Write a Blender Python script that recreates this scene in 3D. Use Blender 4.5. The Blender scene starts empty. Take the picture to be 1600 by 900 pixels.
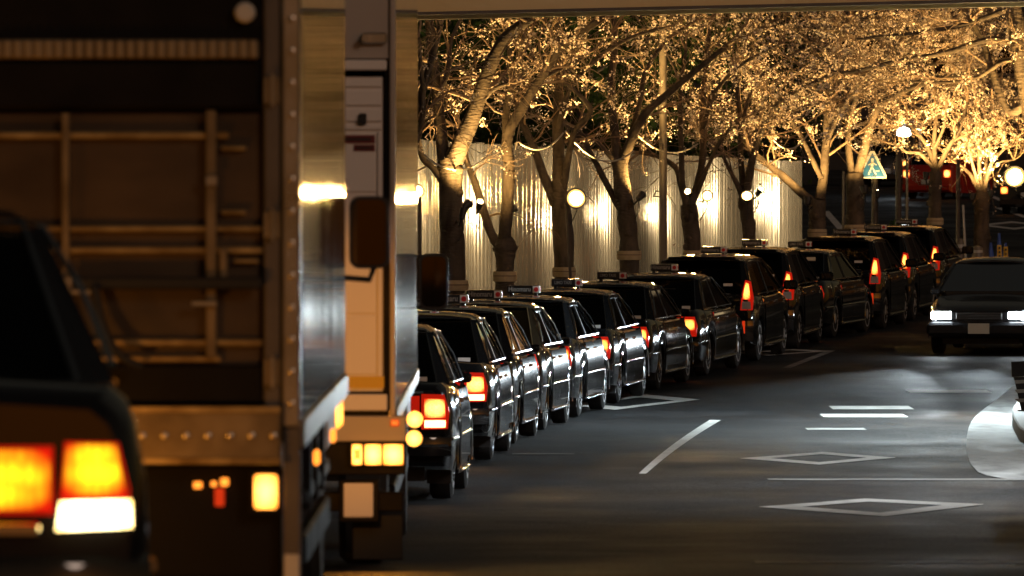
import bpy, math, random
import numpy as np
from mathutils import Vector, Matrix

S = bpy.context.scene
COL = S.collection
R = math.radians
rng = random.Random(7)

# ------------------------------------------------------------------ camera
F = 10800.0            # focal length in pixels of the 1600 px wide frame
CAMZ = 2.62
cam_d = bpy.data.cameras.new('camera')
cam = bpy.data.objects.new('camera', cam_d); COL.objects.link(cam)
cam_d.sensor_width = 36.0
cam_d.lens = F / 1600 * 36.0
cam_d.clip_start = 1.0
cam_d.clip_end = 3000
cam.location = (0, 0, CAMZ)
cam.rotation_euler = (R(90) - math.atan(145 / F), 0, 0)
cam_d.dof.use_dof = True
cam_d.dof.focus_distance = 88
cam_d.dof.aperture_fstop = 8.0
cam_d.dof.aperture_blades = 9
S.camera = cam
# ------------------------------------------------------------------ sky: a night sky with a faint city glow
W = bpy.data.worlds.new('World'); S.world = W; W.use_nodes = True
nt = W.node_tree; nt.nodes.clear()
sky = nt.nodes.new('ShaderNodeTexSky'); sky.sky_type = 'NISHITA'; sky.sun_disc = False
sky.sun_elevation = R(4); sky.sun_rotation = R(147)
mx = nt.nodes.new('ShaderNodeMix'); mx.data_type = 'RGBA'; mx.blend_type = 'MULTIPLY'
mx.inputs['Factor'].default_value = 1.0
mx.inputs[7].default_value = (1.0, 0.62, 0.40, 1)
bg = nt.nodes.new('ShaderNodeBackground'); bg.inputs['Strength'].default_value = 0.024
wo = nt.nodes.new('ShaderNodeOutputWorld')
nt.links.new(sky.outputs[0], mx.inputs[6]); nt.links.new(mx.outputs[2], bg.inputs['Color'])
nt.links.new(bg.outputs[0], wo.inputs['Surface'])
# a faint warm sun far below daylight: added to stand in for city glow behind the camera
sun_d = bpy.data.lights.new('sun', 'SUN'); sun_d.energy = .34; sun_d.angle = R(14); sun_d.color = (1, .74, .58)
sun = bpy.data.objects.new('sun', sun_d); COL.objects.link(sun)
sun.rotation_euler = Vector((-.52, .80, -.42)).to_track_quat('-Z', 'Y').to_euler()
# ------------------------------------------------------------------ exposure and sampling
S.view_settings.view_transform = 'Standard'; S.view_settings.look = 'None'
S.view_settings.exposure = 0.0; S.view_settings.gamma = 1.0
S.view_settings.use_curve_mapping = False
S.render.engine = 'CYCLES'
cy = S.cycles
cy.use_denoising = True
cy.max_bounces = 5; cy.diffuse_bounces = 2; cy.glossy_bounces = 4; cy.transmission_bounces = 4
cy.transparent_max_bounces = 8
cy.caustics_reflective = False; cy.caustics_refractive = False
cy.sample_clamp_indirect = 4.0
cy.use_light_tree = True

# ------------------------------------------------------------------ ground profile and kerb-side path
def hermite(pts):
    xs = [p[0] for p in pts]; ys = [p[1] for p in pts]
    m = []
    for i in range(len(xs)):
        a = max(i - 1, 0); b = min(i + 1, len(xs) - 1)
        m.append((ys[b] - ys[a]) / (xs[b] - xs[a]))
    def f(x):
        if x <= xs[0]: return ys[0] + m[0] * (x - xs[0])
        if x >= xs[-1]: return ys[-1] + m[-1] * (x - xs[-1])
        i = 0
        while xs[i + 1] < x: i += 1
        h = xs[i + 1] - xs[i]; t = (x - xs[i]) / h
        return ((2*t**3 - 3*t**2 + 1) * ys[i] + (t**3 - 2*t**2 + t) * h * m[i]
                + (-2*t**3 + 3*t**2) * ys[i + 1] + (t**3 - t**2) * h * m[i + 1])
    return f
drop = hermite([(-30, 1.36), (0, 1.38), (17, 1.46), (25, 1.62), (35, 1.92), (45, 2.24), (57.5, 2.535), (68.4, 2.63),
                (78.9, 2.69), (84.2, 2.71), (89.5, 2.70), (94.7, 2.67), (100, 2.62), (105, 2.54), (110.5, 2.46),
                (115.8, 2.39), (121, 2.33), (127, 2.26), (150, 1.85), (200, 0.88), (250, -0.15), (300, -1.1), (420, -3.4), (600, -7)])
def zg(y): return CAMZ - drop(y)
path = hermite([(-30, -.6), (0, -.6), (30, -.6), (45, -.56), (57.5, -.49), (63, -.37), (68.4, -.19), (73.7, .05), (78.9, .39), (84.2, .83),
                (89.5, 1.39), (94.7, 2.02), (100, 2.84), (105.3, 3.76), (110.5, 4.58), (115.8, 5.42), (120.5, 6.5), (125.5, 7.3),
                (130.5, 8.15), (137, 9.3), (150, 11.9), (200, 22), (300, 44)])
def slope(y, e=.6): return (path(y + e) - path(y - e)) / (2 * e)
def off(y, d):
    """point at the lateral distance d to the right of the queue's wheel line"""
    k = slope(y); n = math.hypot(1, k)
    return Vector((path(y) + d / n, y - d * k / n, zg(y - d * k / n)))
def px(x, y, Y):
    return Vector(((x - 800) / F * Y, Y, CAMZ + (305 - y) / F * Y))

# ------------------------------------------------------------------ materials
def M(name, color, rough=.5, metal=0.0, coat=0.0, emit=None, es=0.0, noise=None, bump=None, spec=.5, alpha=None):
    m = bpy.data.materials.new(name); m.use_nodes = True
    n = m.node_tree.nodes; l = m.node_tree.links
    b = n['Principled BSDF']
    b.inputs['Base Color'].default_value = (*color, 1)
    b.inputs['Roughness'].default_value = rough
    b.inputs['Metallic'].default_value = metal
    b.inputs['Coat Weight'].default_value = coat
    b.inputs['Coat Roughness'].default_value = .04
    b.inputs['Specular IOR Level'].default_value = spec
    if emit:
        b.inputs['Emission Color'].default_value = (*emit, 1); b.inputs['Emission Strength'].default_value = es
    if noise:                    # (scale, colour 2, detail, roughness spread)
        sc, c2, det, rs = noise
        tc = n.new('ShaderNodeTexCoord'); mp = n.new('ShaderNodeMapping')
        if isinstance(sc, (int, float)): sc = (sc, sc, sc)
        mp.inputs['Scale'].default_value = sc
        t = n.new('ShaderNodeTexNoise'); t.inputs['Scale'].default_value = 1; t.inputs['Detail'].default_value = det
        l.new(tc.outputs['Object'], mp.inputs[0]); l.new(mp.outputs[0], t.inputs['Vector'])
        r = n.new('ShaderNodeValToRGB'); r.color_ramp.elements[0].position = .35; r.color_ramp.elements[1].position = .68
        r.color_ramp.elements[0].color = (*color, 1); r.color_ramp.elements[1].color = (*c2, 1)
        l.new(t.outputs[0], r.inputs[0]); l.new(r.outputs[0], b.inputs['Base Color'])
        if rs:
            mr = n.new('ShaderNodeMapRange'); mr.inputs[1].default_value = .3; mr.inputs[2].default_value = .7
            mr.inputs[3].default_value = rough - rs; mr.inputs[4].default_value = rough + rs
            l.new(t.outputs[0], mr.inputs[0]); l.new(mr.outputs[0], b.inputs['Roughness'])
    if bump:                     # (scale, strength, distance)
        sc, st, di = bump
        tc = n.new('ShaderNodeTexCoord'); mp = n.new('ShaderNodeMapping')
        if isinstance(sc, (int, float)): sc = (sc, sc, sc)
        mp.inputs['Scale'].default_value = sc
        t = n.new('ShaderNodeTexNoise'); t.inputs['Scale'].default_value = 1; t.inputs['Detail'].default_value = 4
        l.new(tc.outputs['Object'], mp.inputs[0]); l.new(mp.outputs[0], t.inputs['Vector'])
        bp = n.new('ShaderNodeBump'); bp.inputs['Strength'].default_value = st; bp.inputs['Distance'].default_value = di
        l.new(t.outputs[0], bp.inputs['Height']); l.new(bp.outputs[0], b.inputs['Normal'])
    return m

def glass_mat(name, tint, gl=.08):
    m = bpy.data.materials.new(name); m.use_nodes = True
    n = m.node_tree.nodes; l = m.node_tree.links; n.clear()
    o = n.new('ShaderNodeOutputMaterial'); mixs = n.new('ShaderNodeMixShader')
    tr = n.new('ShaderNodeBsdfTransparent'); tr.inputs[0].default_value = (*tint, 1)
    g = n.new('ShaderNodeBsdfGlossy'); g.inputs['Roughness'].default_value = .03
    fr = n.new('ShaderNodeFresnel'); fr.inputs['IOR'].default_value = 1.5
    l.new(fr.outputs[0], mixs.inputs[0]); l.new(tr.outputs[0], mixs.inputs[1]); l.new(g.outputs[0], mixs.inputs[2])
    l.new(mixs.outputs[0], o.inputs[0])
    return m

def leaf_mat(name, c1, c2, trans=.35):
    m = bpy.data.materials.new(name); m.use_nodes = True
    n = m.node_tree.nodes; l = m.node_tree.links; n.clear()
    o = n.new('ShaderNodeOutputMaterial'); mixs = n.new('ShaderNodeMixShader'); mixs.inputs[0].default_value = trans
    d = n.new('ShaderNodeBsdfDiffuse'); t = n.new('ShaderNodeBsdfTranslucent')
    tc = n.new('ShaderNodeTexCoord'); nz = n.new('ShaderNodeTexNoise'); nz.inputs['Scale'].default_value = 5
    r = n.new('ShaderNodeValToRGB'); r.color_ramp.elements[0].color = (*c1, 1); r.color_ramp.elements[1].color = (*c2, 1)
    r.color_ramp.elements[0].position = .35; r.color_ramp.elements[1].position = .65
    l.new(tc.outputs['Object'], nz.inputs['Vector']); l.new(nz.outputs[0], r.inputs[0])
    l.new(r.outputs[0], d.inputs[0]); l.new(r.outputs[0], t.inputs[0])
    l.new(d.outputs[0], mixs.inputs[1]); l.new(t.outputs[0], mixs.inputs[2]); l.new(mixs.outputs[0], o.inputs[0])
    return m

def lens_mat(name, c_lo, c_hi, s_lo, s_hi, scale=(60, 60, 60), kind='cells'):
    """lit lamp lens: ribbed plastic over a bulb"""
    m = bpy.data.materials.new(name); m.use_nodes = True
    n = m.node_tree.nodes; l = m.node_tree.links
    b = n['Principled BSDF']; b.inputs['Base Color'].default_value = (*[c * .5 for c in c_lo], 1); b.inputs['Roughness'].default_value = .15
    tc = n.new('ShaderNodeTexCoord'); mp = n.new('ShaderNodeMapping'); mp.inputs['Scale'].default_value = scale
    l.new(tc.outputs['Object'], mp.inputs[0])
    v = n.new('ShaderNodeTexVoronoi'); v.inputs['Scale'].default_value = 1; v.inputs['Randomness'].default_value = .25
    l.new(mp.outputs[0], v.inputs['Vector'])
    mr = n.new('ShaderNodeMapRange'); mr.inputs[1].default_value = .15; mr.inputs[2].default_value = .65
    mr.inputs[3].default_value = 1; mr.inputs[4].default_value = 0
    l.new(v.outputs['Distance'], mr.inputs[0])
    # brighter towards the middle of the lens, where the bulb sits
    gd = n.new('ShaderNodeVectorMath'); gd.operation = 'DISTANCE'; gd.inputs[1].default_value = (.5, .5, .5)
    l.new(tc.outputs['Generated'], gd.inputs[0])
    mg = n.new('ShaderNodeMapRange'); mg.inputs[1].default_value = .12; mg.inputs[2].default_value = .62
    mg.inputs[3].default_value = 1; mg.inputs[4].default_value = 0
    sp = n.new('ShaderNodeSeparateXYZ'); l.new(tc.outputs['Generated'], sp.inputs[0])
    cb = n.new('ShaderNodeCombineXYZ'); cb.inputs[1].default_value = .5
    l.new(sp.outputs[0], cb.inputs[0]); l.new(sp.outputs[2], cb.inputs[2]); l.new(cb.outputs[0], gd.inputs[0])
    l.new(gd.outputs['Value'], mg.inputs[0])
    mu = n.new('ShaderNodeMath'); mu.operation = 'MULTIPLY_ADD'; mu.inputs[1].default_value = .35 if kind != 'ribs' else .7; mu.inputs[2].default_value = .0 if kind != 'ribs' else .35
    l.new(mr.outputs[0], mu.inputs[0])
    ad = n.new('ShaderNodeMath'); ad.operation = 'MULTIPLY' if kind == 'ribs' else 'ADD'; ad.use_clamp = True
    l.new(mu.outputs[0], ad.inputs[0])
    mg2 = n.new('ShaderNodeMath'); mg2.operation = 'MULTIPLY'; mg2.inputs[1].default_value = .8 if kind != 'ribs' else 1.4
    l.new(mg.outputs[0], mg2.inputs[0]); l.new(mg2.outputs[0], ad.inputs[1])
    cm = n.new('ShaderNodeMix'); cm.data_type = 'RGBA'
    cm.inputs[6].default_value = (*[c * s_lo for c in c_lo], 1); cm.inputs[7].default_value = (*[c * s_hi for c in c_hi], 1)
    l.new(ad.outputs[0], cm.inputs[0]); l.new(cm.outputs[2], b.inputs['Emission Color']); b.inputs['Emission Strength'].default_value = 1
    return m

MAT = {}
def mats():
    a = MAT
    m = a['asphalt'] = M('asphalt', (.03, .028, .028), .6, bump=((48, 48, 48), .9, .018), spec=.22)
    n = m.node_tree.nodes; l = m.node_tree.links; b = n['Principled BSDF']
    tc = n.new('ShaderNodeTexCoord')
    def nz(sc, det, lo, hi, o0, o1):
        mp = n.new('ShaderNodeMapping'); mp.inputs['Scale'].default_value = sc; t = n.new('ShaderNodeTexNoise'); t.inputs['Scale'].default_value = 1; t.inputs['Detail'].default_value = det
        l.new(tc.outputs['Object'], mp.inputs[0]); l.new(mp.outputs[0], t.inputs['Vector'])
        r = n.new('ShaderNodeMapRange'); r.inputs[1].default_value = lo; r.inputs[2].default_value = hi; r.inputs[3].default_value = o0; r.inputs[4].default_value = o1
        l.new(t.outputs[0], r.inputs[0]); return r.outputs[0]
    def mul(p, q):
        k = n.new('ShaderNodeMath'); k.operation = 'MULTIPLY'; l.new(p, k.inputs[0]); l.new(q, k.inputs[1]); return k.outputs[0]
    f1 = nz((.16, .35, 1), 6, .3, .7, .55, 1.45); f2 = nz((1.6, .5, 1), 7, .3, .7, .7, 1.3); f3 = nz((48, 6, 10), 3, .32, .72, .45, 2.1)
    f = mul(mul(f1, f2), f3)
    vm = n.new('ShaderNodeVectorMath'); vm.operation = 'SCALE'; vm.inputs[0].default_value = (.0195, .0205, .022); l.new(f, vm.inputs['Scale']); l.new(vm.outputs[0], b.inputs['Base Color'])
    l.new(nz((.5, .25, 1), 7, .3, .7, .40, .80), b.inputs['Roughness'])
    a['pave'] = M('paving', (.20, .17, .14), .75, noise=(1.3, (.28, .24, .20), 6, .1), bump=(40, .3, .01))
    a['concrete'] = M('concrete', (.20, .20, .195), .75, noise=((3.5, .8, 1), (.50, .50, .48), 10, .1), bump=(30, .4, .01), spec=.25)
    a['kerb'] = M('kerb_concrete', (.36, .35, .33), .8, noise=(2, (.46, .45, .43), 6, .05), bump=(25, .4, .01))
    a['paint'] = M('road_paint', (.60, .58, .54), .6, noise=((5, 2.2, 5), (.82, .80, .76), 9, .1), bump=(70, .3, .006), spec=.25)
    a['patchy'] = M('patchy_pale', (.05, .05, .05), .6, noise=((1.2, 6, 1), (.46, .45, .43), 8, .1), bump=(60, .3, .006), spec=.2)  # patchy pale tone; wear on the lane dash
    a['black'] = M('black_paint', (.010, .010, .011), .09, metal=.25, coat=1.0)
    a['dkgrey'] = M('grey_paint', (.03, .032, .036), .2, metal=.3, coat=1.0)
    a['chrome'] = M('chrome', (.72, .72, .72), .12, metal=1)
    a['rim'] = M('wheel_metal', (.74, .75, .77), .32, metal=.55)
    a['dark'] = M('dark_plastic', (.012, .012, .013), .5)
    a['rubber'] = M('tyre_rubber', (.016, .016, .016), .75, bump=(40, .3, .01))
    a['glass'] = glass_mat('car_glass', (.5, .52, .5))
    a['tint'] = glass_mat('tinted_glass', (.05, .05, .055))
    a['seat'] = M('seat_cloth', (.03, .028, .026), .9)
    a['lace'] = M('white_seat_cover', (.62, .60, .56), .9)
    a['plate'] = M('number_plate', (.60, .62, .56), .5)
    a['white'] = M('white_enamel', (.78, .77, .74), .45)
    a['signtext'] = M('sign_text', (.34, .33, .31), .6)
    a['cream'] = M('cream_card', (.62, .58, .50), .8)
    a['red'] = M('red_paint', (.55, .02, .02), .45)
    a['redlens'] = M('red_lens', (.25, .008, .006), .12, emit=(1, .02, .005), es=.35)
    a['brake'] = lens_mat('brake_lens', (1, .03, .005), (1, .46, .07), 1.1, 5.0, (70, 70, 70), 'ribs')
    a['brake2'] = lens_mat('brake_lens_bright', (1, .05, .006), (1, .55, .11), 1.3, 5.5, (70, 70, 70), 'ribs')
    a['signal'] = lens_mat('signal_lens', (1, .5, .12), (1, .72, .3), 3.0, 9, (70, 70, 70))
    a['clearlens'] = M('clear_lens', (.35, .33, .32), .1)
    a['bigred'] = lens_mat('ribbed_red_lens', (1, .014, .003), (1, .72, .012), .85, 2.6, (42, 42, 16), 'ribs')
    a['bigamber'] = lens_mat('ribbed_amber_lens', (1, .62, .10), (1, .85, .5), 4.0, 14, (110, 110, 60))
    a['amber'] = lens_mat('amber_lamp', (1, .22, .01), (1, .52, .09), 2.0, 6.0, (90, 90, 90))
    a['amberdim'] = M('amber_marker', (.5, .16, .02), .2, emit=(1, .28, .03), es=2.2)
    a['reddim'] = M('red_marker', (.4, .02, .01), .2, emit=(1, .06, .01), es=.5)
    a['headlamp'] = M('headlamp_glass', (.8, .85, .9), .1, emit=(.86, .95, 1), es=60)
    a['flood'] = M('flood_lens', (.9, .8, .6), .1, emit=(1, .80, .42), es=60)
    a['floodsoft'] = M('flood_lens_soft', (.9, .8, .6), .1, emit=(1, .74, .34), es=22)
    a['glow_reflector'] = M('lens_halo_glow', (.9, .7, .4), .3, emit=(1, .52, .12), es=2.2)  # emission stands in for the warm halo at a lamp's rim
    a['farlamp'] = M('cold_lamp', (.9, .9, 1), .1, emit=(.8, .92, 1), es=25)
    a['fence'] = M('hoarding_steel', (.50, .485, .45), .24, metal=.80, noise=((2.2, 2.2, .5), (.62, .60, .56), 6, .08), bump=((1.6, 1.6, 1.6), .22, .04))
    a['steel'] = M('painted_steel_post', (.10, .085, .07), .45, noise=(3, (.14, .12, .10), 5, .08))
    a['pole'] = M('dark_post', (.035, .028, .024), .45, noise=(4, (.055, .045, .036), 5, .08))
    a['bark'] = M('cherry_bark', (.035, .025, .019), .85, noise=((7, 7, 2.2), (.11, .085, .062), 8, .05), bump=((9, 9, 30), .9, .03))
    a['twig'] = M('twig_bark', (.20, .14, .095), .85)
    a['wrap'] = M('trunk_wrap', (.42, .33, .20), .85, noise=(14, (.52, .42, .27), 5, .05), bump=(60, .5, .01))
    a['blossom'] = leaf_mat('cherry_blossom', (.74, .60, .52), (.86, .78, .70), .4)
    a['leaf'] = leaf_mat('evergreen_leaf', (.018, .035, .012), (.05, .075, .022), .25)
    a['shrub'] = leaf_mat('shrub_leaf', (.02, .05, .012), (.05, .10, .025), .25)
    a['girder'] = M('overpass_paint', (.80, .60, .27), .55, noise=((.35, 3, 1), (.88, .70, .38), 7, .06), bump=((6, 30, 10), .4, .02))
    a['alu'] = M('aluminium_sheet', (.64, .51, .31), .05, metal=1, noise=((.9, 2.4, .5), (.78, .64, .42), 7, .025), bump=((2.0, 9, 1.2), .05, .012))  # gold tint put in for warm reflections on the metal
    a['aluframe'] = M('aluminium_frame', (.55, .50, .42), .35, metal=1, noise=(3, (.66, .60, .52), 5, .08))
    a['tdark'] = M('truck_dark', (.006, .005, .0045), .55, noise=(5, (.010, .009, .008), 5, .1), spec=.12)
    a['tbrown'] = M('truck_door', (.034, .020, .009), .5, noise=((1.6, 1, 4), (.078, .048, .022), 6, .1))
    a['tsteel'] = M('gate_steel', (.20, .15, .085), .4, metal=.5, noise=(6, (.32, .25, .15), 6, .1))
    a['rib'] = M('gate_rib', (.30, .20, .08), .38, metal=.6, noise=((9, 3, 9), (.55, .42, .2), 6, .1))
    a['retro'] = M('ribbed_strip', (.42, .34, .22), .35, metal=.5)
    a['tyrecap'] = M('truck_hub', (.2, .2, .2), .4, metal=.8)
    a['doorwhite'] = M('truck_white_door', (.80, .75, .71), .5, noise=((1.2, 1, .8), (.86, .81, .77), 6, .06))
    a['doorgrey'] = M('truck_grey_door', (.42, .36, .31), .45, noise=((1.2, 1, .8), (.48, .42, .37), 6, .06))
    a['sticker'] = M('red_sticker', (.16, .02, .02), .6)
    a['stickerk'] = M('dark_sticker', (.03, .012, .012), .6)
    a['mirror'] = M('mirror_glass', (.10, .09, .08), .03, metal=1)  # darkened tint put in for a dark street in the reflection
    a['cable'] = M('white_cable', (.55, .50, .42), .6)
    a['blue'] = M('blue_plastic', (.02, .08, .40), .5)
    a['yellow'] = M('yellow_sheet', (.75, .48, .05), .6)
    a['orange'] = M('orange_sheet', (.75, .22, .03), .6)
    a['signblue'] = M('sign_blue', (.012, .09, .24), .4)
    a['signwhite'] = M('sign_white', (.42, .44, .45), .4)
    a['redcar'] = M('red_car_paint', (.38, .02, .012), .25, coat=1)
    a['litwin'] = M('lit_window', (.5, .45, .3), .4, emit=(1, .75, .4), es=.8)
    a['bwall'] = M('dark_wall', (.03, .027, .024), .8, noise=(.4, (.045, .04, .035), 5, .05))
    a['wire'] = M('rope_black', (.008, .008, .008), .7)
mats()

# ------------------------------------------------------------------ mesh helpers
class MB:
    def __init__(self): self.v = []; self.f = []; self.m = []
    def add(self, vs, fs, mi=0):
        o = len(self.v); self.v += [tuple(p) for p in vs]
        self.f += [tuple(i + o for i in f) for f in fs]; self.m += [mi] * len(fs); return self
    def box(self, a, b, mi=0, bev=0.0):
        x0, y0, z0 = a; x1, y1, z1 = b
        if bev <= 0:
            vs = [(x0,y0,z0),(x1,y0,z0),(x1,y1,z0),(x0,y1,z0),(x0,y0,z1),(x1,y0,z1),(x1,y1,z1),(x0,y1,z1)]
            return self.add(vs, [(3,2,1,0),(4,5,6,7),(0,1,5,4),(1,2,6,5),(2,3,7,6),(3,0,4,7)], mi)
        c = bev; o = [(x0+c,y0),(x1-c,y0),(x1,y0+c),(x1,y1-c),(x1-c,y1),(x0+c,y1),(x0,y1-c),(x0,y0+c)]
        i_ = [(x0+c,y0+c),(x1-c,y0+c),(x1-c,y0+c),(x1-c,y1-c),(x1-c,y1-c),(x0+c,y1-c),(x0+c,y1-c),(x0+c,y0+c)]
        vs = [(p[0],p[1],z0) for p in i_] + [(p[0],p[1],z0+c) for p in o] + [(p[0],p[1],z1-c) for p in o] + [(p[0],p[1],z1) for p in i_]
        fs = []
        for k in range(3):
            for j in range(8): fs.append((k*8+j, k*8+(j+1)%8, k*8+8+(j+1)%8, k*8+8+j))
        fs += [tuple(range(7,-1,-1)), tuple(range(24,32))]
        return self.add(vs, fs, mi)
    def prism(self, poly, d, mi=0):
        """poly: list of 3D points; d: extrusion vector"""
        n = len(poly); d = Vector(d)
        vs = [Vector(p) for p in poly] + [Vector(p) + d for p in poly]
        fs = [tuple(range(n)), tuple(range(2*n-1, n-1, -1))] + [(i, n+i, n+(i+1)%n, (i+1)%n) for i in range(n)]
        return self.add(vs, fs, mi)
    def tube(self, pts, rad, n=6, mi=0, cap=True):
        pts = [Vector(p) for p in pts]; k = len(pts)
        if isinstance(rad, (int, float)): rad = [rad] * k
        vs = []; up = Vector((0.13, 0.97, 0.21)).normalized()
        for i in range(k):
            t = (pts[min(i+1, k-1)] - pts[max(i-1, 0)])
            if t.length < 1e-9: t = Vector((0, 0, 1))
            t.normalize(); a = t.cross(up)
            if a.length < .05: a = t.cross(Vector((1, 0, 0)))
            a.normalize(); b = t.cross(a)
            for j in range(n):
                q = 2*math.pi*j/n; vs.append(pts[i] + (a*math.cos(q) + b*math.sin(q)) * rad[i])
        fs = [(i*n+j, i*n+(j+1)%n, (i+1)*n+(j+1)%n, (i+1)*n+j) for i in range(k-1) for j in range(n)]
        if cap: fs += [tuple(range(n-1, -1, -1)), tuple(range((k-1)*n, k*n))]
        return self.add(vs, fs, mi)
    def lathe(self, prof, c, axis='X', n=24, mi=0):
        """prof: (along axis, radius)"""
        vs = []; k = len(prof)
        for a, r in prof:
            for j in range(n):
                q = 2*math.pi*j/n; u, w = r*math.cos(q), r*math.sin(q)
                p = {'X': (a, u, w), 'Y': (u, a, w), 'Z': (u, w, a)}[axis]
                vs.append((c[0]+p[0], c[1]+p[1], c[2]+p[2]))
        fs = [(i*n+j, i*n+(j+1)%n, (i+1)*n+(j+1)%n, (i+1)*n+j) for i in range(k-1) for j in range(n)]
        fs += [tuple(range(n-1, -1, -1)), tuple(range((k-1)*n, k*n))]
        return self.add(vs, fs, mi)
    def grid(self, rows, mi=0, close=False):
        n = len(rows[0]); vs = [p for r in rows for p in r]; e = n if close else n-1
        fs = [(i*n+j, i*n+(j+1)%n, (i+1)*n+(j+1)%n, (i+1)*n+j) for i in range(len(rows)-1) for j in range(e)]
        return self.add(vs, fs, mi)
    def mesh(self, name, mat, smooth=35):
        me = bpy.data.meshes.new(name); me.from_pydata(self.v, [], self.f)
        ms = mat if isinstance(mat, (list, tuple)) else [mat]
        for m in ms: me.materials.append(MAT[m] if isinstance(m, str) else m)
        if len(ms) > 1: me.polygons.foreach_set('material_index', self.m)
        if smooth:
            me.polygons.foreach_set('use_smooth', [True]*len(me.polygons))
            me.set_sharp_from_angle(angle=R(smooth))
        me.update(); return me
    def build(self, name, mat, parent=None, smooth=35):
        return obj(name, self.mesh(name, mat, smooth), parent)

def obj(name, data, parent=None):
    o = bpy.data.objects.new(name, data); COL.objects.link(o)
    if parent is not None: o.parent = parent
    return o
def tag(o, label=None, cat=None, group=None, kind=None):
    if label: o['label'] = label
    if cat: o['category'] = cat
    if group: o['group'] = group
    if kind: o['kind'] = kind
    return o
def thing(name, label, cat, loc=(0, 0, 0), rz=0.0, group=None):
    o = obj(name, None); o.empty_display_size = .2
    o.location = loc; o.rotation_euler = (0, 0, rz)
    return tag(o, label, cat, group)
def copy_tree(o, parent=None):
    c = o.copy(); COL.objects.link(c); c.parent = parent
    for ch in list(o.children): copy_tree(ch, c)
    return c
def text(s, size, mat, parent, loc, rot, depth=.002, bold=.0, xs=1.0, name='lettering'):
    cu = bpy.data.curves.new('txt', 'FONT'); cu.body = s; cu.size = size; cu.extrude = depth; cu.offset = bold
    cu.align_x = 'CENTER'; cu.align_y = 'CENTER'; cu.resolution_u = 3
    t = bpy.data.objects.new('txt', cu); COL.objects.link(t)
    dg = bpy.context.evaluated_depsgraph_get(); me = bpy.data.meshes.new_from_object(t.evaluated_get(dg))
    bpy.data.objects.remove(t); bpy.data.curves.remove(cu)
    me.name = name; me.materials.clear(); me.materials.append(MAT[mat])
    o = obj(name, me, parent); o.location = loc; o.rotation_euler = rot; o.scale = (xs, 1, 1)
    return o
def spot(name, loc, aim, watt, color, size=150, blend=.6, radius=.05, parent=None):
    l = bpy.data.lights.new(name, 'SPOT'); l.energy = watt; l.color = color; l.spot_size = R(size); l.spot_blend = blend
    l.shadow_soft_size = radius
    o = obj(name, l, parent); o.location = loc
    o.rotation_euler = Vector(aim).to_track_quat('-Z', 'Y').to_euler()
    return o

# ================================================================== GROUND
ys = sorted(set([-20 + 4*i for i in range(8)] + [12 + 1.5*i for i in range(105)] + [170 + 6*i for i in range(60)]))
xs = [-140, -80, -40, -20, -10, -5, 0, 5, 10, 20, 40, 80, 160, 260]
mb = MB(); mb.grid([[(x, y, zg(y)) for x in xs] for y in ys])
road = tag(mb.build('road', 'asphalt', smooth=180), kind='structure')

def sheet(name, poly_fn, mat, parent, lift=.005, smooth=180):
    mb = MB(); mb.grid([[(p[0], p[1], zg(p[1]) + lift) for p in row] for row in poly_fn])
    return mb.build(name, mat, parent, smooth)
def px_ground(x, y):
    """world point where the photograph's pixel meets the ground"""
    Y = 40.0
    lo, hi = 30.0, 260.0
    for _ in range(50):
        Y = (lo + hi) / 2
        if 305 + drop(Y) * F / Y > y: lo = Y
        else: hi = Y
    return ((x - 800) / F * Y, Y)
def ring(name, outer, inner, mat='paint', lift=.006):
    mb = MB(); n = len(outer); sub = 4
    o, i_ = [], []
    for k in range(n):
        for t in range(sub):
            q = t / sub
            o.append([outer[k][j]*(1-q) + outer[(k+1)%n][j]*q for j in (0, 1)])
            i_.append([inner[k][j]*(1-q) + inner[(k+1)%n][j]*q for j in (0, 1)])
    mb.grid([[(p[0], p[1], zg(p[1]) + lift) for p in r + r[:1]] for r in (o, i_)])
    return mb.build(name, mat, road, 180)
def strip(name, a, b, w, mat='paint', lift=.006, n=8):
    a = Vector((*a, 0)); b = Vector((*b, 0)); d = (b - a).normalized(); s = Vector((d.y, -d.x, 0)) * w / 2
    rows = []
    for k in range(n + 1):
        p = a.lerp(b, k / n); rows.append([p - s, p + s])
    return sheet(name, rows, mat, road, lift)
# diamonds painted on the carriageway
def diamond(l, t, r, b, k=.62):
    pts = [px_ground(*q) for q in (l, t, r, b)]
    c = (sum(p[0] for p in pts)/4, sum(p[1] for p in pts)/4)
    inn = [(c[0] + (p[0]-c[0])*k, c[1] + (p[1]-c[1])*k) for p in pts]
    ring('diamond_marking', pts, inn)
diamond((1185, 793), (1352, 780), (1538, 789), (1382, 808))
diamond((1156, 717), (1285, 707), (1400, 716), (1280, 727))
diamond((880, 633), (1010, 617), (1094, 625), (960, 641))
diamond((1150, 552), (1240, 546), (1300, 549), (1200, 556))
diamond((1525, 352), (1580, 346), (1640, 352), (1585, 359))
# lane dashes and bars
a = px_ground(1004, 741); b = px_ground(1112, 657); rows = []
for k_ in range(17):
    t_ = k_ / 16; q_ = [(1-t_)**2*u + 2*t_*(1-t_)*v + t_*t_*w for u, v, w in ((1004, 1052, 1118), (741, 696, 657))]
    g_ = px_ground(*q_); hw = .035 + .035*t_; rows.append([(g_[0] - hw, g_[1]), (g_[0] + hw, g_[1])])
sheet('lane_dash', rows, 'paint', road, .006)
a = px_ground(1230, 575); b = px_ground(1300, 548); strip('lane_dash', a, b, .13, 'patchy', n=10)
a = px_ground(1505, 480); b = px_ground(1600, 455); strip('lane_dash', a, b, .13, 'paint', n=10)
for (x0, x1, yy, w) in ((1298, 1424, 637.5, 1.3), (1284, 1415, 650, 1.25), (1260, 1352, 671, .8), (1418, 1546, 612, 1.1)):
    strip('cross_bar', px_ground(x0, yy), px_ground(x1, yy), w, 'paint', n=3)
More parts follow.
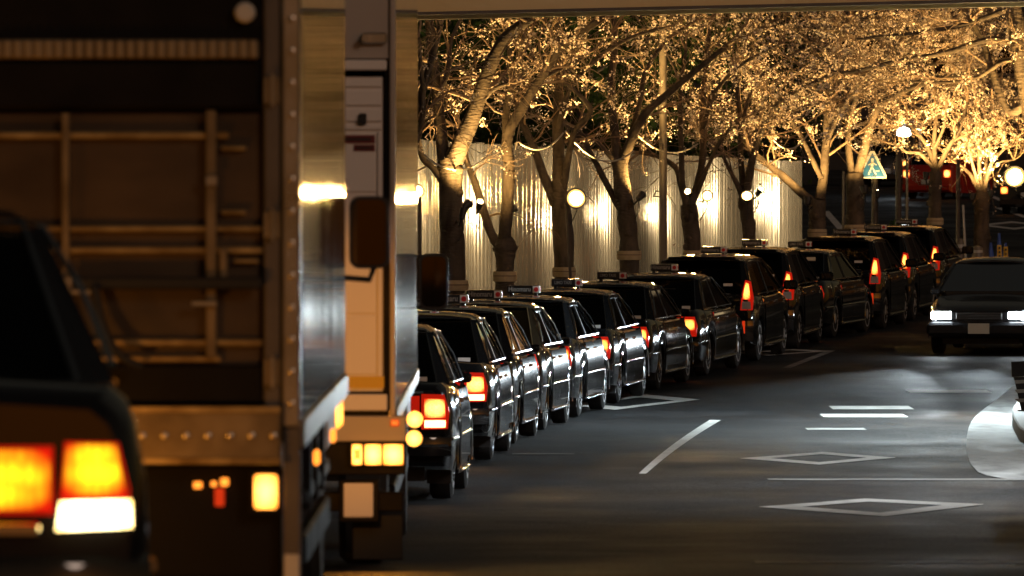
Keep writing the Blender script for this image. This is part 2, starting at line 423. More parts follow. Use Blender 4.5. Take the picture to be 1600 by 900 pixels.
for (x0, x1, yy, w, m) in ((1200, 1700, 750, .42, 'patchy'), (1180, 1700, 880, .35, 'patchy'), (800, 897, 710, .35, 'patchy')):  # thin patchy pale lines across the road
    strip('pale_cross_line', px_ground(x0, yy), px_ground(x1, yy), w, m, n=3)
for p, q in (((1290, 330), (1345, 392)), ((1545, 305), (1640, 345)), ((1560, 325), (1640, 352))):
    strip('edge_line', px_ground(*p), px_ground(*q), .22, 'paint', n=12)
# pavement on the left with its kerb stones
KO = -2.12
rows = []
for i in range(0, 96):
    y = -10 + i * 1.72
    k = off(y, KO - .16)
    rows.append([(k.x - 60, k.y, zg(k.y) + .13), (k.x - 6, k.y, zg(k.y) + .13), (k.x, k.y, zg(k.y) + .13), (k.x, k.y, zg(k.y) - .05)])
mb = MB(); mb.grid(rows); pav = tag(mb.build('pavement', 'pave', smooth=30), kind='structure')
me = MB().box((-.15, -.485, -.1), (0, .485, .135), 0, .012).mesh('kerb_stone', 'kerb', 30)
y = 52.0
while y < 152:
    p = off(y, KO); o = obj('kerb_stone', me, pav); o.location = p
    o.rotation_euler = (0, 0, -math.atan(slope(y))); y += 1.0 / math.hypot(1, slope(y))
# traffic island on the right: pale gutter apron, kerb stones, raised top
ap = hermite([(61.8, 6.6), (62.3, 5.0), (63.6, 4.45), (66, 4.42), (70, 4.62), (76, 5.0), (84, 5.62), (92, 6.5), (100, 7.45), (112, 9.2), (125, 11.6), (150, 17)])
kb = hermite([(70.5, 7.0), (71.2, 5.9), (73, 5.5), (77, 5.62), (84, 6.1), (92, 6.95), (100, 8.0), (112, 9.8), (125, 12.2), (150, 17.6)])
rows = [[(ap(y), y), (ap(y) + (12 if y < 71 else max(kb(y) - ap(y), .1) + .12), y)] for y in [61.8, 62.0, 62.3, 62.8, 63.4, 64, 65, 66, 67, 68, 69, 70, 70.9] + [71 + i*1.5 for i in range(52)]]
for r in rows: r[1] = (max(r[1][0], r[0][0] + .3), r[1][1])
island = tag(sheet('traffic_island', rows, 'concrete', None, .007), kind='structure')
rows = []
for i in range(70):
    y = 70.6 + i * 1.13
    x = kb(y) + .14
    rows.append([(x, y, zg(y) + .15), (x + 9, y, zg(y) + .15)])
mb = MB(); mb.grid(rows); mb.build('island_top', 'pave', island, 180)
me = MB().box((0, -.29, -.1), (.15, .29, .16), 0, .015).mesh('kerb_stone', 'kerb', 30)
def kerb_run(f, y0, y1, step):
    pts = []; y = y0
    while y <= y1:
        pts.append(Vector((f(y), y, 0))); y += .02
    acc = 0; last = pts[0]; nxt = step / 2
    for a_, b_ in zip(pts, pts[1:]):
        acc += (b_ - a_).length
        if acc >= nxt:
            d = (b_ - a_).normalized(); o = obj('kerb_stone', me, island); o.location = (b_.x, b_.y, zg(b_.y))
            o.rotation_euler = (0, 0, -math.atan2(d.x, d.y)); nxt += step
kerb_run(kb, 70.5, 112, .6)

# ================================================================== OVERPASS
ov = thing('footbridge', 'yellowish footbridge beam crossing above the road', 'footbridge', (2, 72, zg(75)))
def rel(p): return Vector(p) - Vector((2, 72, zg(75)))
l0 = px(560, 33, 79.5); r0 = px(1545, 11, 79.5)
dx = (r0 - l0)
def deck(y0, y1, h0, h1, nm, mat, x0=-30, x1=26):
    mb = MB()
    def z(x): return l0.z + (x - l0.x) * dx.z / dx.x
    vs = []
    for (yy, hh) in ((y0, h0), (y1, h0), (y1, h1), (y0, h1)):
        for xx in (x0, x1): vs.append(rel((xx, yy, z(xx) + hh)))
    mb.add(vs, [(0,1,3,2),(2,3,5,4),(4,5,7,6),(6,7,1,0),(0,2,4,6),(1,7,5,3)])
    return mb.build(nm, mat, ov, 30)
deck(79.6, 81.6, .10, .22, 'deck', 'girder')
deck(79.4, 79.6, .055, 1.9, 'fascia_beam', 'girder'); deck(81.6, 81.8, .055, 1.9, 'fascia_beam', 'girder')
deck(79.36, 79.395, .05, .085, 'drip_edge', 'steel')
for xx in (-14, 16):
    MB().box(rel((xx - .8, 79.7, zg(80) - .2)), rel((xx + .8, 81.5, l0.z + .09 + (xx - l0.x) * dx.z / dx.x)), 0, .08).build('pier', 'girder', ov)

# ================================================================== HOARDING
N = 61; mb = MB(); rr = [[], []]
for i in range(N):
    x = -.31 + .62 * i / (N - 1)
    q = (i / (N - 1)) * 2 * 2 * math.pi
    d = .034 * math.tanh(1.6 * math.sin(q)) 
    for k, z in ((0, 0), (1, 1)): rr[k].append((x, d, z))
mid = [[(p[0], p[1], t) for p in rr[0]] for t in (0, .2, .4, .6, .8, 1)]
mb.grid(mid); pm = mb.mesh('hoarding_panel', 'fence', 60)
fence = thing('hoarding', 'tall white corrugated steel hoarding behind the cherry trees', 'hoarding', off(120, -5.9))
fh = hermite([(95, 3.45), (110, 3.33), (132, 2.95), (148, 2.62)])
y = 92.0; fl = Vector(fence.location)
while y < 151.5:
    p = off(y, -5.9); o = obj('panel', pm, fence)
    o.location = p - fl + Vector((0, rng.uniform(-.006, .006), .1)); o.scale = (1, 1, fh(y) - .1 + rng.uniform(-.012, .012))
    ang = math.atan2(1, slope(y))
    o.rotation_euler = (rng.uniform(-.006, .006), 0, ang + math.pi + rng.uniform(-.035, .035))
    y += .612 / math.hypot(1, slope(y))
for zz in (.5, 1.6, 2.5):
    mb = MB(); mb.tube([off(92 + 1.1*i, -6.02) - fl + Vector((0, 0, zz)) for i in range(55)], .025, 6); mb.build('rail', 'steel', fence)
y = 92.0
while y < 152:
    p = off(y, -6.08) - fl; MB().tube([p, p + Vector((0, 0, fh(y) - .1))], .03, 6).build('post', 'steel', fence); y += 3.0

# ================================================================== TREES
def leafquad(mb, c, s, r):
    a = Vector((r.gauss(0, 1), r.gauss(0, 1), r.gauss(0, 1))).normalized()
    b = a.cross(Vector((r.gauss(0, 1), r.gauss(0, 1), r.gauss(0, 1)))).normalized()
    a *= s * .5; b *= s * .5
    mb.add([c - a - b*.7, c + a - b, c + a*.9 + b, c - a + b*.8], [(0, 1, 2, 3)])
def jit(r, s): return Vector((r.gauss(0, s), r.gauss(0, s), r.gauss(0, s)))
def poly_smooth(pts, k=4):
    out = []
    for i in range(len(pts) - 1):
        p0 = pts[max(i-1, 0)]; p1 = pts[i]; p2 = pts[i+1]; p3 = pts[min(i+2, len(pts)-1)]
        for j in range(k):
            t = j / k
            out.append(.5*((2*p1) + (p2-p0)*t + (2*p0-5*p1+4*p2-p3)*t*t + (3*p1-p0-3*p2+p3)*t**3))
    out.append(pts[-1]); return out

def cherry(spec):
    r = random.Random(spec['seed']); Y = spec['Y']; s = F / Y
    base = px(spec['base'][0], 0, Y); base.z = zg(Y) + .10
    t = thing('cherry_tree', spec['label'], 'tree', base, group='cherry trees in blossom along the street')
    tr = [base] + [px(x, y, Y) for x, y in spec['trunk'][0]]
    rad = [w / 2 / s for w in spec['trunk'][1]]
    tp = poly_smooth(tr, 5); tr_r = np.interp(np.linspace(0, len(tr)-1, len(tp)), range(len(tr)), rad)
    tr_r = [q * (1 + .07*r.uniform(-1, 1)) for q in tr_r]
    tr_r[0] *= 1.35; tr_r[1] *= 1.12
    mb = MB(); mb.tube([p - base for p in tp], tr_r, 12)
    for kn in range(4):                     # burrs on the trunk
        i = r.randrange(2, len(tp) - 1); q = r.uniform(0, 6.28); c = tp[i] - base + Vector((math.cos(q), math.sin(q), 0)) * tr_r[i] * .75
        mb.lathe([(-.09, .01), (-.05, tr_r[i]*.4), (0, tr_r[i]*.5), (.05, tr_r[i]*.36), (.09, .01)], c, 'Z', 8)
    mb.build('trunk', 'bark', t, 80)
    twigs = MB(); bl = MB(); nb = 0
    def branch(p, d, L, rad, lev):
        nonlocal nb
        n = 5 if lev == 1 else 4; pts = [p]; dd = d.normalized()
        for i in range(n):
            dd = (dd + jit(r, .22) + Vector((0, 0, spec.get('lift', .02)))).normalized(); pts.append(pts[-1] + dd * L / n)
        twigs.tube([q - base for q in pts], [max(rad * (1 - .75*i/n), .0035) for i in range(n+1)], 5 if lev == 1 else 3, cap=False)
        if lev < 3:
            m = r.randint(4, 6) if lev == 1 else r.randint(2, 4)
            for _ in range(m):
                i = r.randint(1, n); sd = (pts[i] - pts[i-1]).normalized()
                nd = (sd + jit(r, .75)).normalized(); branch(pts[i], nd, L * r.uniform(.4, .75), rad * .5, lev + 1)
        if lev >= 2:
            for i in range(1, n + 1):
                k = r.random()
                if k < spec.get('bloom', .6):
                    c = pts[i] + jit(r, .03) - base; sp_ = r.uniform(.018, .05)
                    for _ in range(r.randint(4, 13)):
                        leafquad(bl, c + jit(r, sp_), r.uniform(.016, .034), r); nb += 1
    for lm in spec['limbs']:
        pts2, w0, w1 = lm[0], lm[1], lm[2]
        dy = lm[3] if len(lm) > 3 else r.uniform(-.5, .5)
        acc = 0; P = []
        for i, (x, y) in enumerate(pts2):
            q = px(x, y, Y)
            if i: acc += dy * (Vector((x, y)) - Vector(pts2[i-1])).length / s
            # keep its place in the frame while it leans towards or away from the street
            q = Vector((q.x, Y, q.z)); q.y += acc; P.append(q)
        P = poly_smooth(P, 4)
        rr_ = [max(w0 + (w1 - w0) * i / (len(P)-1), 1.0) / 2 / s * (1 + .08*r.uniform(-1, 1)) for i in range(len(P))]
        m2 = MB(); m2.tube([q - base for q in P], rr_, 9); m2.build('limb', 'bark', t, 80)
        # side branches and twigs
        nbr = int(spec.get('dens', .75) * (3 + 1.6 * sum((P[i+1]-P[i]).length for i in range(len(P)-1))))
        for _ in range(nbr):
            i = int(len(P) * (.30 + .70 * r.random() ** .8)); i = min(max(i, 1), len(P) - 1)
            ld = (P[i] - P[i-1]).normalized()
            d = ld * .6 + Vector((r.gauss(spec.get('lean', .15), .7), r.gauss(0, .75), r.gauss(.18, .42)))
            branch(P[i], d, r.uniform(.7, 1.7) * spec.get('reach', 1), max(rr_[i] * .32, .007), 1)
        for _ in range(2):
            branch(P[-1], (P[-1] - P[-2]) + jit(r, .05), r.uniform(.8, 1.6), rr_[-1] * .8, 1)
    twigs.build('twigs', 'twig', t, 0)['kind'] = 'stuff'
    bl.build('crown', 'blossom', t, 0)['kind'] = 'stuff'
    # straw band round the trunk
    if spec.get('wrap'):
        zb = px(0, spec['wrap'], Y).z - base.z; i = min(range(len(tp)), key=lambda k: abs(tp[k].z - base.z - zb))
        c = tp[i] - base; q = tr_r[i] * 1.12 + .012
        MB().lathe([(-.075, q*.97), (-.06, q), (0, q*1.02), (.055, q), (.075, q*.97)], (c.x, c.y, zb), 'Z', 14).build('trunk_wrap', 'wrap', t)
        MB().lathe([(-.008, q*1.03+.004), (.008, q*1.03+.004)], (c.x, c.y, zb + .01), 'Z', 14).build('wrap_cord', 'twig', t)
    return t

TREES = [
 dict(seed=1, Y=92, base=(612,), trunk=([(612, 330), (610, 262)], [40, 36, 34]), bloom=.07, label='cherry tree mostly hidden behind the white truck',
      limbs=[([(611, 270), (640, 200), (668, 120), (690, 40)], 18, 8), ([(612, 275), (645, 235), (662, 170), (655, 60)], 14, 6)]),
 dict(seed=2, Y=98, base=(707,), wrap=446, trunk=([(707, 400), (705, 330), (703, 265), (700, 245)], [42, 39, 38, 38, 36]), bloom=.09, dens=.65,
      label='thick cherry tree with a broad pale limb, first beyond the white truck',
      limbs=[([(694, 255), (688, 200), (682, 140), (674, 70), (668, 10)], 22, 13, .3), ([(704, 262), (722, 222), (742, 175), (762, 115), (790, 62), (830, 30)], 32, 15, -.35),
             ([(738, 186), (752, 160), (772, 140), (796, 130)], 11, 5, -.6), ([(697, 292), (676, 262), (660, 246), (652, 205)], 13, 8, -.2), ([(684, 150), (700, 110), (705, 60), (730, 10)], 10, 5, .5)]),
 dict(seed=3, Y=103, base=(788,), wrap=432, trunk=([(789, 420), (790, 388), (787, 372)], [30, 30, 37, 26]), bloom=.09, dens=.65,
      label='forked cherry tree with a knobbly V shaped trunk',
      limbs=[([(786, 392), (768, 366), (756, 330), (742, 285), (728, 248), (722, 200)], 17, 8, .2), ([(788, 378), (792, 330), (796, 270), (793, 215), (818, 165), (846, 122), (880, 72), (945, 28)], 23, 11, -.15),
             ([(794, 240), (790, 180), (800, 120), (790, 40)], 14, 7, .4), ([(846, 122), (870, 110), (905, 92), (950, 60)], 8, 4, .5)]),
 dict(seed=4, Y=108, base=(882,), wrap=425, trunk=([(881, 400), (878, 340), (873, 300)], [33, 32, 32, 30]), bloom=.12,
      label='dark cherry tree behind the brightest floodlight with three limbs',
      limbs=[([(868, 318), (848, 270), (836, 235), (815, 190), (800, 150)], 17, 8, .2), ([(874, 305), (873, 240), (872, 170), (876, 110), (872, 30)], 22, 11, .1),
             ([(880, 300), (888, 245), (898, 205), (922, 175), (905, 150), (880, 128)], 13, 6, -.4), ([(873, 200), (890, 140), (930, 95), (985, 60), (1040, 45)], 10, 5, -.3)]),
 dict(seed=5, Y=113.5, base=(984,), wrap=399, trunk=([(983, 390), (979, 340), (972, 290), (968, 250)], [30, 30, 29, 27, 24]), bloom=.12,
      label='cherry tree with a long dark limb arching over the taxis beside the brown post',
      limbs=[([(972, 330), (952, 295), (935, 262), (915, 225), (902, 200)], 13, 6, .2), ([(966, 262), (960, 200), (955, 140), (962, 60), (955, 0)], 17, 9, .3),
             ([(974, 250), (990, 210), (1008, 178), (1040, 150), (1085, 112), (1135, 72)], 17, 8, -.3), ([(965, 258), (935, 225), (905, 208), (880, 195)], 9, 4, -.5),
             ([(985, 215), (1000, 160), (1010, 110), (1045, 60), (1090, 30)], 10, 5, .3)]),
 dict(seed=6, Y=120, base=(1083,), wrap=398, trunk=([(1082, 385), (1078, 345), (1076, 320)], [26, 26, 27, 26]), bloom=.18,
      label='slender cherry tree with pale crossing stems between two white floodlights',
      limbs=[([(1074, 325), (1064, 285), (1056, 262), (1030, 245), (1000, 238)], 13, 6, .3), ([(1078, 322), (1090, 290), (1099, 240), (1098, 180), (1104, 100), (1110, 40)], 14, 7, .2),
             ([(1066, 290), (1064, 230), (1062, 150), (1070, 80)], 10, 5, -.3), ([(1098, 200), (1120, 140), (1160, 100), (1215, 70)], 8, 4, -.4), ([(1090, 300), (1110, 250), (1128, 215), (1150, 190)], 8, 4, -.4)]),
 dict(seed=7, Y=126, base=(1172,), trunk=([(1171, 380), (1167, 335), (1163, 308)], [21, 21, 22, 22]), bloom=.20, dens=.95, lift=.05,
      label='cherry tree with gold lit limbs fanning above a round floodlight',
      limbs=[([(1160, 308), (1150, 285), (1138, 262), (1128, 240)], 10, 5, -.2), ([(1163, 306), (1158, 250), (1157, 190), (1150, 100)], 12, 6, .2),
             ([(1166, 304), (1174, 255), (1186, 212), (1208, 168), (1250, 140), (1310, 112)], 14, 6, -.25), ([(1186, 212), (1215, 180), (1262, 165), (1305, 160)], 7, 3, .3),
             ([(1158, 200), (1180, 130), (1230, 90), (1290, 60)], 7, 3, .1)]),
 dict(seed=8, Y=133, base=(1276,), wrap=364, trunk=([(1277, 360), (1277, 330), (1278, 312)], [26, 26, 27, 26]), bloom=.20, dens=.95, lift=.05,
      label='cherry tree at the end of the hoarding with a long low limb reaching out',
      limbs=[([(1272, 318), (1250, 300), (1226, 278), (1200, 258), (1176, 240)], 15, 10, -.2), ([(1281, 312), (1288, 270), (1292, 220), (1296, 160), (1310, 80)], 17, 8, .2),
             ([(1284, 280), (1270, 250), (1248, 205), (1226, 172), (1200, 140)], 9, 5, .3), ([(1294, 190), (1330, 150), (1390, 120), (1460, 100)], 9, 4, -.2), ([(1290, 230), (1310, 180), (1350, 120), (1400, 70)], 8, 4, -.3)]),
 dict(seed=9, Y=138, base=(1336,), wrap=357, trunk=([(1336, 350), (1336, 310), (1335, 270)], [28, 28, 29, 27]), bloom=.20, dens=.95, lift=.05,
      label='thick cherry tree beside the blue crossing sign, limbs glowing gold',
      limbs=[([(1331, 274), (1326, 230), (1325, 175), (1315, 90)], 13, 6, .2), ([(1340, 272), (1350, 235), (1358, 200), (1372, 168), (1400, 148), (1450, 128), (1530, 110)], 16, 6, -.2),
             ([(1326, 200), (1345, 130), (1390, 80), (1450, 50)], 8, 4, -.3), ([(1372, 168), (1380, 120), (1420, 70), (1480, 40)], 8, 4, .2)]),
 dict(seed=10, Y=146.5, base=(1461,), wrap=346, trunk=([(1461, 350), (1461, 300), (1462, 268)], [22, 21, 20, 19]), bloom=.20, dens=.95, lift=.06, reach=.8,
      label='small cherry tree with bright bushy blossom in front of the red car',
      limbs=[([(1460, 270), (1452, 235), (1440, 215), (1418, 190)], 9, 4, .2), ([(1462, 270), (1460, 220), (1464, 170), (1460, 110)], 9, 4, .1), ([(1464, 268), (1482, 230), (1498, 205), (1510, 160)], 9, 4, -.2),
             ([(1458, 262), (1436, 240), (1415, 238), (1398, 225)], 7, 3, -.3), ([(1461, 230), (1475, 195), (1480, 150), (1500, 110)], 6, 3, -.3)]),
 dict(seed=11, Y=153, base=(1533,), trunk=([(1533, 400), (1534, 350), (1534, 300)], [27, 25, 24, 24]), bloom=.2, dens=.95, lift=.06, reach=.75,
      label='cherry tree with a wide fan of bright limbs beside the blue cone',
      limbs=[([(1530, 300), (1518, 275), (1505, 262), (1490, 250)], 8, 3, .2), ([(1533, 300), (1530, 255), (1530, 200), (1526, 140)], 8, 4, .1), ([(1538, 300), (1546, 262), (1560, 240), (1580, 225)], 8, 3, -.2),
             ([(1532, 298), (1520, 262), (1512, 232), (1508, 200)], 6, 3, -.3), ([(1537, 298), (1542, 255), (1552, 205), (1560, 150)], 7, 3, .3), ([(1540, 280), (1560, 255), (1585, 250)], 5, 2, .2)]),
 dict(seed=12, Y=90, base=(1655,), trunk=([(1640, 330), (1622, 230), (1606, 150), (1590, 60), (1578, -30)], [44, 40, 34, 30, 27, 22]), bloom=.2, dens=.95, lean=-.35, lift=.03,
      label='leaning dark cherry tree on the traffic island at the picture edge',
      limbs=[([(1604, 160), (1580, 175), (1560, 140), (1540, 70), (1520, 30)], 15, 8, .3), ([(1590, 70), (1545, 62), (1480, 82), (1400, 96), (1330, 112), (1280, 108)], 12, 4, .15),
             ([(1584, 10), (1560, 20), (1500, 40), (1420, 52), (1340, 60)], 11, 4, .3), ([(1596, 100), (1570, 95), (1530, 120), (1480, 128), (1420, 125)], 9, 3, .5), ([(1600, 130), (1620, 60), (1650, 0)], 10, 5, .2)]),
]
for sp in TREES: cherry(sp)

# dark evergreen trees behind the hoarding and beyond the junction
def evergreen(x, y, h, rad, seed, label, n=9000):
    r = random.Random(seed); base = Vector((x, y, zg(y) + .05))
    t = thing('evergreen_tree', label, 'tree', base, group='dark evergreen trees behind the street')
    MB().tube([(0, 0, 0), (.1, 0, h*.3), (0, .1, h*.7)], [.22, .17, .07], 8).build('trunk', 'bark', t, 80)
    mb = MB(); cl = [(Vector((r.gauss(0, rad*.45), r.gauss(0, rad*.45), h*(.22 + .7*r.random()))), rad*r.uniform(.25, .5)) for _ in range(26)]
    for _ in range(n):
        c, q = r.choice(cl); d = jit(r, 1).normalized() * q * r.random() ** .35
        leafquad(mb, c + Vector((d.x, d.y, d.z*.8)), r.uniform(.05, .13), r)
    mb.build('crown', 'leaf', t, 0)['kind'] = 'stuff'
    br = MB()
    for c, q in cl[:14]: br.tube([(0, 0, c.z*.65), c*.6 + Vector((0, 0, c.z*.3)), c], [.06, .04, .015], 5, cap=False)
    br.build('boughs', 'bark', t, 80)['kind'] = 'stuff'
k = 0
spots_e = [(-4.5, 118, 7.5, 2.6), (-2.2, 125, 8.5, 2.8), (.4, 130, 7.8, 2.6), (2.4, 138, 8.6, 2.9), (4.0, 146, 8.2, 2.8), (5.6, 154, 8.8, 2.8), (-1.0, 141, 9.5, 3.2), (8.4, 172, 9.5, 3.2), (1.6, 156, 10, 3.4), (-6.5, 130, 9.5, 3.2), (3.8, 170, 10, 3.4)]
ewords = ['at the truck end of the hoarding', 'second along behind the hoarding', 'behind the hoarding above the brightest floodlight', 'behind the hoarding by the brown post', 'behind the far half of the hoarding',
          'past the last panel of the hoarding', 'tall in the second row behind the hoarding', 'beyond the junction behind the crossing sign', 'tallest in the back row', 'in the back row, hidden by the white truck', 'at the far end of the back row']
for (x, y, h, q), wd in zip(spots_e, ewords):
    k += 1; evergreen(x - 2.6, y + 2, h, q, 50 + k, 'dark evergreen tree ' + wd)
# low shrubs
def shrub(p, h, rad, seed, label, n=1500):
    r = random.Random(seed); t = thing('shrub', label, 'shrub', p, group='low dark shrubs on the pavement')
    mb = MB()
    for _ in range(n):
        d = jit(r, 1).normalized() * r.random() ** .4; leafquad(mb, Vector((d.x*rad, d.y*rad, h*.5 + d.z*h*.55)), r.uniform(.03, .07), r)
    mb.build('foliage', 'shrub', t, 0)['kind'] = 'stuff'
    st = MB()
    for _ in range(7): st.tube([(r.gauss(0, .04), r.gauss(0, .04), -.05), (r.gauss(0, rad*.4), r.gauss(0, rad*.4), h*.8)], [.015, .006], 4, cap=False)
    st.build('stems', 'twig', t, 60)['kind'] = 'stuff'
i = 0
for (yy, o_, h, q, lb) in ((103.5, -4.6, .95, .5, 'green shrub at the hoarding foot right of the thick tree'), (105, -4.7, .9, .45, 'green shrub at the hoarding foot behind the forked trunk'), (101.8, -4.4, .95, .5, 'green shrub at the hoarding foot behind the thick tree'),
                     (107.2, -4.7, .85, .4, 'small green shrub at the hoarding foot right of the forked trunk')):
    i += 1; p = off(yy, o_); shrub((p.x, p.y, zg(p.y)+.12), h, q, 80 + i, lb)
for (xx, Yy, h, q, lb) in ((1352, 141, 1.05, .5, 'dark rounded shrub behind the minivan taxi with two tail lamps showing'), (1408, 143, 1.3, .6, 'dark mounded shrub behind the foremost minivan taxi roof'), (1436, 146, 1.15, .5, 'dark shrub at the foot of the bushy cherry tree')):
    i += 1; p = px(xx, 0, Yy); shrub((p.x, p.y, zg(Yy)+.12), h, q, 80 + i, lb, 1200)

# ================================================================== POSTS, CABLES, FLOODLIGHTS
def post(name, label, cat, x, Yy, ytop, w, mat='pole', band=True, z0=None, tilt=0):
    b = px(x, 0, Yy); b.z = zg(Yy) + (.12 if z0 is None else z0); h = px(0, ytop, Yy).z - b.z; r = w / 2 * Yy / F
    t = thing(name, label, cat, b)
    MB().tube([(0, 0, 0), (tilt*h, 0, h)], [r, r*.9], 12).build('shaft', mat, t)
    MB().lathe([(0, r*1.5), (.12, r*1.5), (.2, r*1.05)], (0, 0, 0), 'Z', 12).build('base_collar', mat, t)
    if band: MB().lathe([(-.05, r*1.04), (.05, r*1.04)], (tilt*.85, 0, .85), 'Z', 12).build('band', 'wrap', t)
    return t
t = post('street_post', 'tall brown steel post between the cherry trees', 'post', 1036, 116, -60, 13, 'steel')
q = px(1036, 300, 116) - Vector(t.location)
MB().tube([q, q + Vector((-.12, -.05, .02)), q + Vector((-.16, -.05, -.07)), q + Vector((-.03, -.05, -.08))], .012, 6).build('hook', 'pole', t)
post('stake', 'thin dark stake leaning against the trunk beside the brightest floodlight', 'stake', 898, 107.6, 318, 5, 'pole', False, tilt=-.06)
post('street_post', 'slim dark post at the truck edge', 'post', 655, 94, 305, 8, 'pole', True)
post('sign_post', 'dark post carrying the blue crossing sign', 'post', 1367, 140, 270, 11, 'pole', True)
post('street_post', 'dark post left of the gold lit thick cherry tree', 'post', 1318, 143, 268, 5, 'pole', False)
post('street_post', 'slim dark post rising behind the dark shrubs', 'post', 1404, 143.5, 236, 10, 'pole', False)
post('street_post', 'dark post beside the bushy cherry tree trunk', 'post', 1417, 152, 250, 5, 'pole', False)
post('street_post', 'tall slim post left of the fan shaped cherry tree', 'post', 1497, 149, 250, 7, 'pole', False)
post('guide_pole', 'pale leaning pole left of the fan shaped cherry tree', 'pole', 1510, 151, 320, 4, 'signwhite', False, tilt=-.05)
for i, (xx, Yy, yt, w, lb) in enumerate(((1500, 145, 372, 13, 'short grey bollard nearest the kerb ahead of the foremost taxi'), (1477, 147, 378, 7, 'thin pale bollard beside the foremost minivan roof'), (1527, 149, 384, 17, 'wide grey bollard in front of the fan shaped cherry tree'))):
    b = px(xx, 0, Yy); b.z = zg(Yy) + .1; h = px(0, yt, Yy).z - b.z; r = w/2*Yy/F
    t = thing('bollard', lb, 'bollard', b, group='bollards at the pavement edge')
    MB().lathe([(0, r*1.1), (.04, r), (h*.9, r), (h*.97, r*.85), (h, r*.3)], (0, 0, 0), 'Z', 14).build('shaft', 'steel', t)
    MB().lathe([(h*.78, r*1.03), (h*.86, r*1.03)], (0, 0, 0), 'Z', 14).build('band', 'signwhite', t)

def cable(p, q, sag, label):
    P = [Vector(p).lerp(Vector(q), i/14) - Vector((0, 0, sag*4*(i/14)*(1-i/14))) for i in range(15)]
    o = MB().tube([a_ - P[0] for a_ in P], .013, 5).build('cable', 'cable', None); o.location = P[0]
    tag(o, label, 'cable', 'cables slung between the trees')
for i, (a_, b_, sg, lb) in enumerate((((655, 233, 96), (762, 243, 99.5), .25, 'pale cable slung across the thick cherry tree'), ((783, 262, 102.6), (808, 222, 102.9), .10, 'short pale cable hanging on the forked cherry tree'), ((810, 222, 103), (880, 208, 107.6), .18, 'pale cable between the forked tree and the floodlit trunk'),
                             ((884, 205, 107.7), (990, 236, 113), .30, 'pale cable from the floodlit trunk to the long armed tree'), ((995, 210, 113.3), (1090, 225, 119.6), .22, 'pale cable crossing the brown post'), ((1208, 218, 126.3), (1262, 210, 130), .22, 'pale cable hanging before the end of the hoarding'))):
    cable(px(*a_), px(*b_), sg, lb)

WARM = (1, .58, .17); WARMW = (1, .72, .36)
def flood(x, y, Yy, aim, label, watt, lit='flood', size=.11, lightsize=150, col=WARM, aim2=None, mount=None):
    p = px(x, y, Yy); a = Vector(aim).normalized()
    t = thing('floodlight', label, 'floodlight', p, group='floodlights strapped to the tree trunks')
    h = obj('housing', MB().lathe([(-.13, size*.35), (-.11, size*.8), (0, size*1.12), (.035, size*1.15), (.035, size*1.02), (.012, size*1.0)], (0, 0, 0), 'Z', 20).mesh('housing', 'dark'), t)
    q = a.to_track_quat('Z', 'Y').to_euler(); h.rotation_euler = q
    l = obj('lens', MB().lathe([(.024, size*.74), (.034, size*.66), (.042, size*.4), (.045, size*.05)], (0, 0, 0), 'Z', 20).mesh('lens', lit), t); l.rotation_euler = q
    b_ = obj('glow_reflector', MB().lathe([(.014, size*.99), (.022, size*.9), (.022, size*.75)], (0, 0, 0), 'Z', 20).mesh('glow_reflector', 'glow_reflector'), t); b_.rotation_euler = q  # ring glows by itself to put a warm halo round the lens
    if mount:
        m = px(*mount) - p
        MB().tube([-a*.1, -a*.12 + m*.3 + Vector((0, 0, -.06)), m], .014, 6).build('bracket', 'dark', t)
        MB().tube([-a*.11, -a*.1 + Vector((.02, .03, -.18)), m*.6 + Vector((0, 0, -.36)), m + Vector((0, 0, -.25))], .008, 5).build('lead', 'dark', t)
    if watt:
        spot('warm_beam', p + a*.06, aim2 or aim, watt * 4.2, col, lightsize, .7, .08)
LT = bpy.data.collections  # (beams stay loose lamps beside their floodlights)
flood(652, 299, 93.5, (.2, -1, .15), 'bright floodlight beside the white truck edge', 55, 'flood', .085, mount=(622, 305, 92))
flood(750, 317, 101.8, (.2, -.6, .7), 'small lit floodlight between the thick and the forked cherry trees', 130, 'flood', .05, aim2=(0, .55, .8), mount=(745, 322, 102.6))
flood(731, 319, 98.3, (.6, .5, .5), 'dark floodlight on the thick cherry tree turned to the hoarding', 90, 'floodsoft', .06, 100, aim2=(-.5, .9, .5), mount=(719, 321, 98))
flood(803, 326, 103, (.8, .3, .45), 'dark floodlight on the right of the forked trunk', 90, 'floodsoft', .055, 100, aim2=(-.2, .9, .6), mount=(796, 334, 103))
flood(900, 310, 107.2, (.03, -1, .06), 'brightest floodlight facing the street on the dark three limbed trunk', 130, 'flood', .14, mount=(886, 318, 108))
flood(1003, 305, 113.2, (.5, .5, .55), 'dark floodlight on the long armed cherry tree', 90, 'floodsoft', .055, 100, aim2=(-.2, .8, .7), mount=(984, 310, 113.5))
flood(1075, 300, 119.2, (-.25, -.8, .4), 'tilted lit floodlight left of the slender tree', 70, 'flood', .06, mount=(1077, 322, 120))
flood(1105, 306, 119.0, (.05, -1, .1), 'round lit floodlight right of the slender tree', 60, 'flood', .085, mount=(1086, 316, 120))
flood(1167, 307, 125.2, (0, -.9, .5), 'round lit floodlight on the gold limbed cherry tree', 70, 'flood', .10, mount=(1167, 316, 126))
flood(1188, 297, 125.4, (.4, -.5, .6), 'small lit floodlight just right of the gold limbed tree trunk', 90, 'flood', .05, mount=(1172, 304, 126))
flood(1262, 311, 132.0, (.1, .25, 1), 'upturned floodlight at the fork beyond the hoarding end', 330, 'flood', .07, mount=(1270, 322, 133))
flood(1350, 293, 137.0, (-.12, .2, 1), 'upturned floodlight under the blue crossing sign', 300, 'flood', .075, mount=(1343, 303, 138))
